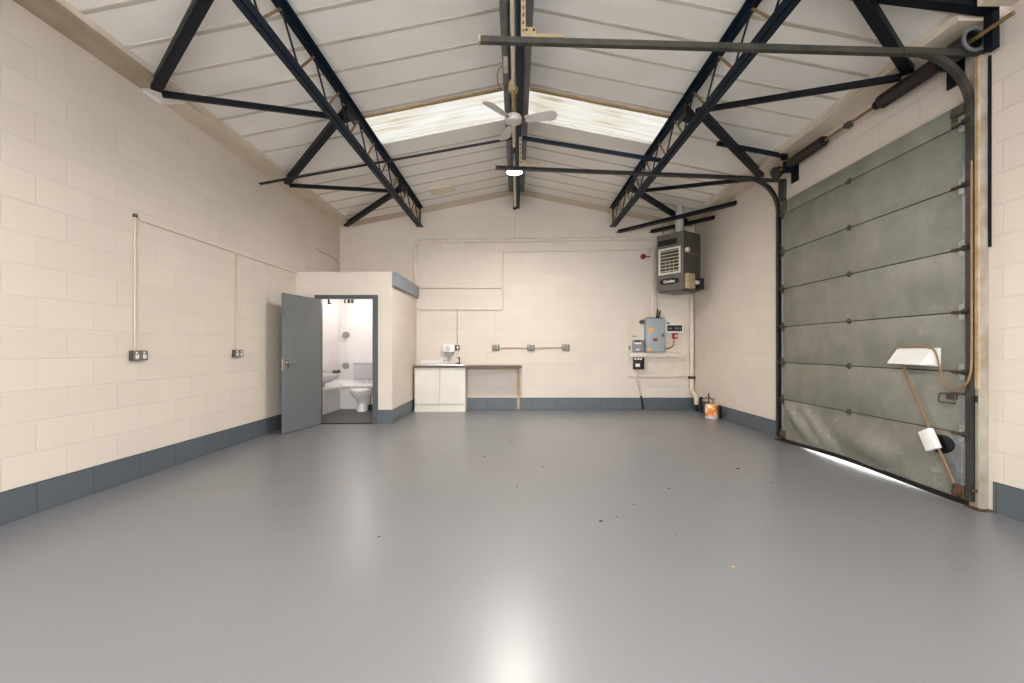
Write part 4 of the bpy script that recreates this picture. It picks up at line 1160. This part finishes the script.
# sockets
def socket(name, c, ax, label, group, m, wd=.146, hg=.088, plug=True):
    """double metal-clad socket; c on the wall face, ax 'x' = far wall, 'l' = left wall"""
    if ax == 'x': R = Matrix(((1, 0, 0), (0, 1, 0), (0, 0, 1))).to_4x4()            # local x = width, -y = outwards
    else: R = Matrix.Rotation(PI / 2, 4, 'Z')
    T = Matrix.Translation(V(*c)) @ R
    t = thing(name, (c[0], c[1], c[2] - hg / 2), label, 'socket', group)
    def ob(a, b, z, sx, sy, sz, bev=0): 
        bm = BM(); mm = T @ Matrix.Translation(V(a, b, z)); obox(bm, mm, sx, sy, sz, bev, 2); return bm
    part('back_box', ob(0, -.02, 0, wd, .04, hg, .004), m, t)
    fp = part('face_plate', ob(0, -.042, 0, wd * .96, .006, hg * .94, .002), M['socket'], t)
    for a in (-.25, .25):
        part('switch', ob(a * wd - .008, -.047, hg * .28, .016, .007, .018, .001), M['white'], fp)
        bm = BM()
        for dx, dz, sx, sz in ((0, -.004, .006, .012), (-.012, -.024, .010, .006), (.012, -.024, .010, .006)):
            obox(bm, T @ Matrix.Translation(V(a * wd + dx, -.0455, dz)), sx, .002, sz)
        part('pin_holes', bm, M['hole'], fp)
    # white insert
    for a in (-.25, .25):
        part('insert', ob(a * wd, -.0445, -.012, .04, .003, .04), M['white'] if m is M['socketdark'] else M['dirtlens'], fp)
    return t
socket('wall_socket', (bx(495.9), YB, bz(347.7)), 'x', 'leftmost of the three metal sockets on the far wall', 'metal sockets on the far wall', M['socket'], .145, .118)
socket('wall_socket', (bx(530.8), YB, bz(347.7)), 'x', 'middle of the three metal sockets on the far wall', 'metal sockets on the far wall', M['socket'], .145, .118)
socket('wall_socket', (bx(565.6), YB, bz(347.3)), 'x', 'rightmost of the three metal sockets on the far wall', 'metal sockets on the far wall', M['socket'], .145, .118)
conduit('socket_conduit', [(bx(499.5), YB - .02, bz(347.6)), (bx(527.2), YB - .02, bz(347.8))], .013, 'short conduit joining the left and middle far wall sockets', 'conduit_dark')
conduit('socket_conduit', [(bx(534.4), YB - .02, bz(347.8)), (bx(562), YB - .02, bz(347.3))], .013, 'short conduit joining the middle and right far wall sockets', 'conduit_dark')
# left wall sockets and conduits
socket('wall_socket', (XL, 4.215, 1.136), 'l', 'larger metal double socket on the left wall nearest the camera', 'metal sockets on the left wall', M['socketdark'], .165, .09)
socket('wall_socket', (XL, 5.715, 1.14), 'l', 'metal double socket on the left wall near the open grey door', 'metal sockets on the left wall', M['socketdark'], .165, .09)
xl = XL + .013
sd = thing('side_conduit', (xl, 4.185, 1.182), 'upright conduit with dark cap rising from the nearest left wall socket', 'conduit')
bm = BM(); tube(bm, [(xl, 4.185, 1.182), (xl, 4.185, 2.40)], .009, 10); part('pipe', bm, M['conduit_mid'], sd)
bm = BM(); box(bm, XL, XL + .03, 4.17, 4.20, 2.40, 2.43, .003); part('cap', bm, M['socketdark'], sd)
bm = BM(); box(bm, XL, XL + .022, 4.23, BY - .005, 2.385, 2.408, .002)
solo('side_trunking', bm, M['conduit'], 'long level mini trunking along the left wall to the washroom block', 'trunking')
conduit('side_conduit', [(xl, 5.70, 1.188), (xl, 5.70, 2.383)], .009, 'upright conduit dropping to the left wall socket by the grey door', 'conduit_mid')
conduit('loose_cable', [(XL + .012, 7.98, 2.94), (XL + .012, 8.86, 2.925), (XL + .012, 8.98, 2.84), (XL + .012, 9.0, 2.43)], .008, 'thin cable sloping down the left wall above the washroom block', 'conduit_dark', cat='cable')

# ------------------------------------------------------------------ kitchen units
kb = thing('base_cabinet', (-1.455, 8.87, 0), 'off-white double door sink cabinet against the washroom block', 'cabinet')
kx0, kx1, ky = -1.935, -.975, 8.68
bm = BM(); box(bm, kx0, kx1, ky + .02, YB - .01, .13, .835); part('carcass', bm, M['offwhite'], kb)
bm = BM(); box(bm, kx1 - .016, kx1 + .004, ky + .005, YB - .01, 0, .835, .001); part('side_panel', bm, M['offwhite'], kb)
for a, b in ((kx0 + .003, (kx0 + kx1) / 2 - .004), ((kx0 + kx1) / 2 + .004, kx1 - .004)):
    bm = BM(); box(bm, a, b, ky, ky + .018, .142, .83, .002); part('door', bm, M['offwhite'], kb)
bm = BM(); box(bm, kx0, kx1 - .016, ky + .012, ky + .03, 0, .125); part('plinth', bm, M['offwhite'], kb)
bm = BM()
wz0, wz1 = .84, .878
sx0, sx1, sy0, sy1 = -1.50, -1.08, 8.74, 8.96      # hole for the bowl
box(bm, -1.945, sx0, 8.645, YB - .001, wz0, wz1); box(bm, sx1, .096, 8.645, YB - .001, wz0, wz1)
box(bm, sx0, sx1, 8.645, sy0, wz0, wz1); box(bm, sx0, sx1, sy1, YB - .001, wz0, wz1)
wt = thing('worktop', (-.92, 8.86, wz0), 'long brown laminate worktop on the cabinet and a wooden post', 'worktop')
part('top', bm, M['worktop'], wt, smooth=0)
bm = BM(); box(bm, -1.945, .098, 8.640, 8.645, wz0 - .002, wz1 - .002); part('front_edge', bm, M['edge'], wt)
bm = BM(); box(bm, .012, .06, YB - .055, YB - .008, 0, wz0 - .002, .002)
solo('support_post', bm, M['batten'], 'pale wooden post against the wall under the worktop end', 'post')
bm = BM(); box(bm, -.96, .01, YB - .03, YB, wz0 - .05, wz0 - .002, .002)
solo('support_batten', bm, M['batten'], 'wooden wall batten under the back of the worktop', 'batten')
sn = thing('sink', (-1.4, 8.85, wz1), 'stainless steel inset sink with drainer in the worktop', 'sink')
bm = BM()
r0 = [(-1.87, 8.70), (-.98, 8.70), (-.98, 9.00), (-1.87, 9.00)]
h0 = [(sx0 + .01, sy0 + .01), (sx1 - .01, sy0 + .01), (sx1 - .01, sy1 - .01), (sx0 + .01, sy1 - .01)]
o0 = [bm.verts.new(V(x, y, wz1 + .001)) for x, y in r0]; o1 = [bm.verts.new(V(x, y, wz1 + .016)) for x, y in r0]
i1 = [bm.verts.new(V(x, y, wz1 + .012)) for x, y in h0]; i0 = [bm.verts.new(V(x * 1.0 + (-1.29 - x) * .1, y + (8.85 - y) * .1, wz1 - .14)) for x, y in h0]
for i in range(4):
    j = (i + 1) % 4
    bm.faces.new((o0[i], o0[j], o1[j], o1[i])); bm.faces.new((o1[i], o1[j], i1[j], i1[i])); bm.faces.new((i1[i], i1[j], i0[j], i0[i]))
bm.faces.new(i0)
part('basin', bm, M['steel'], sn, smooth=0)
for kx in range(7):
    bm = BM(); box(bm, -1.83, -1.55, 8.73 + kx * .035, 8.74 + kx * .035, wz1 + .013, wz1 + .020, .002); part('drainer_rib', bm, M['steel'], sn)
tp = thing('mixer_tap', (bx(459.5), 8.975, wz1 + .016), 'dark mixer tap standing at the right of the sink', 'tap')
bm = BM(); cyl(bm, (-1.12, 8.985, wz1 + .013), (-1.12, 8.985, wz1 + .05), .022, .016, n=14); part('body', bm, M['hole'], tp)
bm = BM(); tube(bm, fillet([(-1.12, 8.985, wz1 + .05), (-1.12, 8.985, wz1 + .145), (-1.15, 8.93, wz1 + .14)], .02), .011); part('spout', bm, M['hole'], tp)
bm = BM(); cyl(bm, (-1.12, 8.985, wz1 + .03), (-1.2, 8.985, wz1 + .035), .009, n=10); part('lever', bm, M['hole'], tp)
bm = BM(); box(bm, bx(421), bx(440), YB - .02, YB - .001, bz(364.5), bz(360.6), .002); 
us = solo('upstand', bm, M['white'], 'short white upstand strip behind the sink drainer', 'upstand')
bm = BM(); box(bm, bx(440.5), bx(447), YB - .022, YB - .001, bz(364.5), bz(357.5), .002)
solo('pipe_boxing', bm, M['white'], 'small white pipe cover under the water heater', 'pipe cover')

wh = thing('water_heater', (-1.33, YB - .06, 1.05), 'white over-sink water heater on the far wall', 'water heater')
bm = BM(); box(bm, bx(443.4), bx(455.2), YB - .12, YB, bz(352.2), bz(344.2), .012, 3); part('casing', bm, M['white'], wh)
bm = BM(); prism(bm, [(bx(445), YB - .10, bz(352.2)), (bx(453.6), YB - .10, bz(352.2)), (bx(452), YB - .10, bz(356)), (bx(446), YB - .10, bz(356))], (0, .1, 0)); part('lower_cover', bm, M['dirtlens'], wh)
bm = BM()
k = 24; c = V(bx(448.7), YB - .12, bz(348.9))
for rr0, rr1 in ((.034, .024),):
    A = [bm.verts.new(c + V(rr0 * math.cos(2 * PI * i / k), -.004, rr0 * 1.1 * math.sin(2 * PI * i / k))) for i in range(k)]
    B = [bm.verts.new(c + V(rr1 * math.cos(2 * PI * i / k), -.004, rr1 * 1.1 * math.sin(2 * PI * i / k))) for i in range(k)]
    A2 = [bm.verts.new(v.co + V(0, .005, 0)) for v in A]; B2 = [bm.verts.new(v.co + V(0, .005, 0)) for v in B]
    for i in range(k):
        j = (i + 1) % k
        bm.faces.new((A[i], A[j], B[j], B[i])); bm.faces.new((A[i], A2[i], A2[j], A[j])); bm.faces.new((B[i], B[j], B2[j], B2[i]))
part('dial_ring', bm, M['socketdark'], wh)
bm = BM(); tube(bm, fillet([(bx(451.5), YB - .06, bz(355.8)), (bx(451.5), YB - .06, bz(359.5)), (bx(446), YB - .10, bz(360)), (bx(445), YB - .16, bz(361.5))], .03), .010); part('swivel_spout', bm, M['chrome'], wh)
bm = BM(); tube(bm, fillet([(bx(453.5), YB - .03, bz(353)), (bx(455.5), YB - .03, bz(355.5)), (bx(457.7), YB - .03, bz(350.5))], .03), .006); part('flex', bm, M['white'], wh)
sw = thing('fused_switch', (bx(457.8), YB, bz(350)), 'grey metal switch beside the water heater', 'switch')
bm = BM(); box(bm, bx(455.7), bx(459.9), YB - .04, YB, bz(350), bz(345.2), .004, 2); part('back_box', bm, M['socketdark'], sw)
bm = BM(); box(bm, bx(457.0), bx(458.7), YB - .046, YB - .039, bz(348.6), bz(346.4), .002); part('rocker', bm, M['white'], sw)

# ------------------------------------------------------------------ electrics
bm = BM(); box(bm, bx(627.8), bx(688.4), YB - .035, YB, bz(376.8), bz(315.8), .003)
solo('backing_board', bm, M['cream'], 'cream painted board on the far wall carrying the electrics', 'board')
ye = YB - .035
bx_, bz_ = bx, bz
def bx(px): return bx_(px) * .986
def bz(py): return 1.2 + (bz_(py) - 1.2) * .986
ec = thing('electrical_cabinet', (bx(654.5), ye - .08, bz(352)), 'large light grey electrical cabinet with orange and red stickers', 'electrical cabinet')
bm = BM(); box(bm, bx(645.4), bx(664.4), ye - .15, ye, bz(352), bz(318.6), .005, 2); part('case', bm, M['greycab'], ec)
bm = BM(); box(bm, bx(646), bx(663.6), ye - .162, ye - .15, bz(351.6), bz(319.6), .004, 2)
dr = part('door', bm, M['greycab'], ec)
bm = BM(); box(bm, bx(660.8), bx(662), ye - .175, ye - .162, bz(336.8), bz(334.0), .002); part('lock', bm, M['hole'], dr)
bm = BM(); box(bm, bx(646.9), bx(653.2), ye - .1635, ye - .1615, bz(332), bz(328.4)); part('sticker', bm, M['orange'], dr, 'orange warning sticker')
bm = BM(); box(bm, bx(651.8), bx(656.4), ye - .1635, ye - .1615, bz(341), bz(338.4)); part('sticker', bm, M['red'], dr, 'red sticker')
bm = BM(); box(bm, bx(645.9), bx(650), ye - .1635, ye - .1615, bz(351.4), bz(347.6)); part('sticker', bm, M['orange'], dr, 'orange corner sticker')
bm = BM(); box(bm, bx(646.5), bx(663.5), ye - .14, ye - .02, bz(318.6), bz(317.9)); part('gland_plate', bm, M['hole'], ec)
kn = bm = BM(); cyl(bm, (bx(642.6), ye, bz(321.8)), (bx(642.6), ye - .06, bz(321.8)), .042, n=20); cyl(bm, (bx(642.6), ye - .06, bz(321.8)), (bx(642.6), ye - .075, bz(321.8)), .022, n=16)
solo('round_box', bm, M['socketdark'], 'small round grey junction box left of the cabinet top', 'junction box')
bm = BM()
for q, (a, b) in enumerate(((657.4, 658.8), (659.2, 661.0), (658.4, 660.0))):
    tube(bm, [(bx(a), YB - .06 - q * .025, bz(318)), (bx(b), YB - .06 - q * .02, bz(309 + q * 1.5))], .014, 8)
solo('cable_stub', bm, M['hole'], 'black cut cable ends sticking up from the grey cabinet', 'cable')
cu_ = thing('consumer_unit', (bx(674.3), ye, bz(333)), 'white breaker box with dark window right of the grey cabinet', 'breaker box')
bm = BM(); box(bm, bx(665.5), bx(683.2), ye - .09, ye, bz(332.8), bz(323.8), .006, 2); part('case', bm, M['white'], cu_)
bm = BM(); box(bm, bx(667.0), bx(682.0), ye - .096, ye - .088, bz(331.2), bz(325.3), .002)
cw = part('window', bm, M['hole'], cu_, 'smoked window')
for i in range(6):
    if i == 2: continue
    bm = BM(); box(bm, bx(668.2 + i * 2.3), bx(669.2 + i * 2.3), ye - .0985, ye - .0955, bz(329.4), bz(327.6)); part('breaker_toggle', bm, M['dirtlens'], cw)
bm = BM(); box(bm, bx(667.6), bx(670.4), ye - .05, ye - .02, bz(323.8), bz(322.6)); part('cable_gland', bm, M['hole'], cu_)
ri = thing('rotary_isolator', (bx(675.6), ye, bz(338.6)), 'red isolator switch under the white breaker box', 'switch')
bm = BM(); box(bm, bx(673.2), bx(678.2), ye - .06, ye, bz(338.6), bz(333.4), .006, 2); part('case', bm, M['red'], ri)
bm = BM(); box(bm, bx(675.2), bx(677.0), ye - .075, ye - .06, bz(337), bz(335), .003); part('knob', bm, M['white'], ri)
bm = BM(); tube(bm, smooth_path([(bx(674.9), ye - .02, bz(338.6)), (bx(674.9), ye - .02, bz(343)), (bx(673.5), ye - .02, bz(346.5)), (bx(669), ye - .02, bz(348.4)), (bx(664.4), ye - .02, bz(348.6))], 6), .009, 8)
solo('red_cable', bm, M['redcable'], 'brick red cable from the isolator back to the grey cabinet', 'cable')
mtz = thing('electric_meter', (bx(638.8), ye, bz(352)), 'grey electricity meter left of the grey cabinet', 'meter')
bm = BM(); box(bm, bx(633.4), bx(644.2), ye - .09, ye, bz(352), bz(339.8), .008, 2); part('case', bm, M['greymeter'], mtz)
bm = BM(); box(bm, bx(635), bx(640.6), ye - .094, ye - .088, bz(342), bz(340.4)); part('display', bm, M['hole'], mtz)
bm = BM(); box(bm, bx(634.6), bx(641.5), ye - .0935, ye - .088, bz(344.2), bz(342.4)); part('data_label', bm, M['white'], mtz)
bm = BM(); box(bm, bx(636.2), bx(639.2), ye - .094, ye - .088, bz(350.6), bz(348.8)); part('data_label', bm, M['white'], mtz)
bm = BM(); box(bm, bx(641.4), bx(642.6), ye - .096, ye - .088, bz(344), bz(342)); part('button', bm, M['red'], mtz)
bm = BM(); box(bm, bx(629.6), bx(631.2), ye - .03, ye, bz(349.6), bz(346), .004); solo('cable_gland', bm, M['socket'], 'tiny grey fitting at the left edge of the electrics board', 'fitting')
bm = BM(); box(bm, bx(633.5), bx(637), ye - .02, ye, bz(336.6), bz(335.6), .002); solo('cable_clip', bm, M['socket'], 'tiny metal clip above the electricity meter', 'clip')
bm = BM(); box(bm, bx(629.4), bx(680.8), ye - .10, ye, bz(357.0), bz(352.6), .004, 2)
solo('trunking', bm, M['conduit'], 'white box trunking under the meter and grey cabinet', 'trunking')
fb = thing('fuse_box', (bx(639), ye, bz(369.5)), 'black fuse box with white labels below the trunking', 'fuse box')
bm = BM(); box(bm, bx(633.8), bx(644.2), ye - .10, ye, bz(369.4), bz(357.4), .006, 2); part('case', bm, M['hole'], fb)
for a, b in ((634.3, 636), (637, 639.3), (639.9, 641.8)):
    bm = BM(); box(bm, bx(a), bx(b), ye - .104, ye - .098, bz(359.8), bz(358)); part('fuse_label', bm, M['white'], fb)
bm = BM(); box(bm, bx(635.3), bx(639.6), ye - .104, ye - .098, bz(366.8), bz(363.6)); part('fuse_label', bm, M['white'], fb)
sc = thing('supply_cable', (bx(641), ye - .03, 0), 'supply cable from the black fuse box into the floor, white then black', 'cable')
bm = BM(); tube(bm, smooth_path([(bx(636.6), ye - .04, bz(369.4)), (bx(637.2), ye - .04, bz(377)), (bx(639.5), YB - .04, bz(388)), (bx(641.8), YB - .035, bz(396))], 6), .02, 10); part('white_sleeve', bm, M['conduit'], sc)
bm = BM(); tube(bm, smooth_path([(bx(641.6), YB - .035, bz(395.4)), (bx(643.4), YB - .035, bz(402)), (bx(644.6), YB - .035, .0)], 6), .016, 10); part('black_tail', bm, M['hole'], sc)

# ------------------------------------------------------------------ canister on the floor
cx_, cy_ = 3.345, 7.85
gc = thing('gas_canister', (cx_, cy_, 0), 'orange and white canister with brass valve on the floor by the right wall', 'canister')
bm = BM(); lathe(bm, [(0, .0), (.098, 0), (.108, .012), (.108, .05)], (cx_, cy_, 0), 32); part('base_band', bm, M['ceramic_grey'], gc)
bm = BM(); lathe(bm, [(.108, .05), (.108, .20), (.10, .235), (.075, .25), (0, .255)], (cx_, cy_, 0), 32); part('body', bm, M['can'], gc)
bm = BM(); prism(bm, [(cx_ + .06, cy_ - .115, .02), (cx_ + .115, cy_ - .07, .02), (cx_ + .115, cy_ - .07, .23), (cx_ + .06, cy_ - .115, .23)], (.02, -.006, 0)); part('side_strap', bm, M['hole'], gc)
bm = BM(); cyl(bm, (cx_ + .02, cy_, .25), (cx_ + .02, cy_, .33), .022, n=14); cyl(bm, (cx_ + .02, cy_, .32), (cx_ + .02, cy_, .345), .034, n=14); part('valve', bm, M['brass'], gc)
bm = BM(); cyl(bm, (cx_ - .06, cy_ - .02, .245), (cx_ - .06, cy_ - .02, .43), .012, n=10); cyl(bm, (cx_ - .06, cy_ - .02, .36), (cx_ - .17, cy_ - .02, .34), .010, n=10); cyl(bm, (cx_ - .06, cy_ - .02, .38), (cx_ + .02, cy_, .31), .010, n=10)
part('nozzle_pipe', bm, M['rust'], gc)

# ------------------------------------------------------------------ crumbs on the floor
def floor_pt(px, py):
    y = 1.2 * 458 / (py - 348.5); return ((px - 516.5) * y / 458, y)
def crumb(px, py, r, m, label, group, cat='debris', name='floor_crumb'):
    x, y = floor_pt(px, py)
    bm = BM(); bmesh.ops.create_icosphere(bm, subdivisions=2, radius=1.0)
    ph = random.random() * 6; r *= .5
    for v in bm.verts:
        k = 1 + .25 * math.sin(v.co.x * 4 + ph) * math.cos(v.co.y * 5 + ph)
        v.co = V(x + v.co.x * r * 1.5 * k, y + v.co.y * r * k, max(.0, (v.co.z + .75)) * r * .45)
    return solo(name, bm, M[m], label, cat, group)
crumb(350.5, 483, .020, 'yellowbit', 'yellow crumb on the grey floor in front of the open doorway', None)
crumb(733, 567, .014, 'yellowbit', 'pale yellow crumb on the grey floor right of centre, nearer the camera', None)
for px, py, r in ((379, 537, .012), (424, 462, .014), (414.5, 444, .014), (543, 467, .014), (517, 487, .014), (634, 504.5, .012), (601, 521.5, .02), (669, 488.5, .016), (738, 469, .022), (510, 442, .018), (485, 457, .016), (772, 483, .012), (617, 517, .01), (677, 535, .008)):
    crumb(px, py, r, 'leaf', 'small dark crumb lying on the glossy grey floor', 'dark crumbs on the floor')

# ground outside under the door
bm = BM(); box(bm, XR + 5, XR + 5.3, YF - 4, 16, -.02, 6)  # unseen wall added outside the door to dim low sky light
solo('outside_light_block', bm, M['ground'], 'pale unseen wall added outside the big door to block low sky light', 'wall', kind='structure')
bm = BM(); box(bm, XR + .125, XR + 9, YF - 14, 16, -.2, -.02); box(bm, -14, XR + .125, YF - 14, YF - .205, -.2, -.02)  # part behind the camera is unseen, added pale to bounce daylight in
solo('outside_ground', bm, M['ground'], 'pale yard glimpsed under the big door, its unseen front part added to bounce daylight', 'ground', kind='structure')

# ------------------------------------------------------------------ light
LED1.energy = 52; LED1.color = (1.0, .94, .86)
LED_FILL.energy = 56; LED_FILL.color = (1.0, .94, .86)
LED1.spread = math.radians(164); LED_FILL.spread = math.radians(164)
ld = bpy.data.lights.new('washroom_light', 'POINT'); ld.energy = 4.2; ld.color = (1.0, .95, .92); ld.shadow_soft_size = .07
lo = bpy.data.objects.new('washroom_light', ld); COL.objects.link(lo); lo.parent = lp; lo.location = (0, 0, -.20)

wd = bpy.data.worlds.new('daylight'); S.world = wd; wd.use_nodes = True
nt = wd.node_tree; bg = nt.nodes['Background']
bg.inputs['Color'].default_value = (.96, .98, 1.0, 1); bg.inputs['Strength'].default_value = 4.4

cam = bpy.data.cameras.new('camera'); co = bpy.data.objects.new('camera', cam); COL.objects.link(co)
co.location = (0, 0, 1.2); co.rotation_euler = (PI / 2, 0, 0)
cam.sensor_width = 36; cam.lens = 458 / 1024 * 36
cam.shift_x = -4.5 / 1024; cam.shift_y = 7 / 1024
cam.clip_start = .05
S.camera = co
S.view_settings.view_transform = 'Standard'; S.view_settings.look = 'None'
S.view_settings.gamma = 1.0; S.view_settings.use_curve_mapping = False
S.view_settings.exposure = 1.1
S.cycles.use_denoising = True
S.cycles.max_bounces = 12; S.cycles.diffuse_bounces = 8
S.cycles.caustics_reflective = False
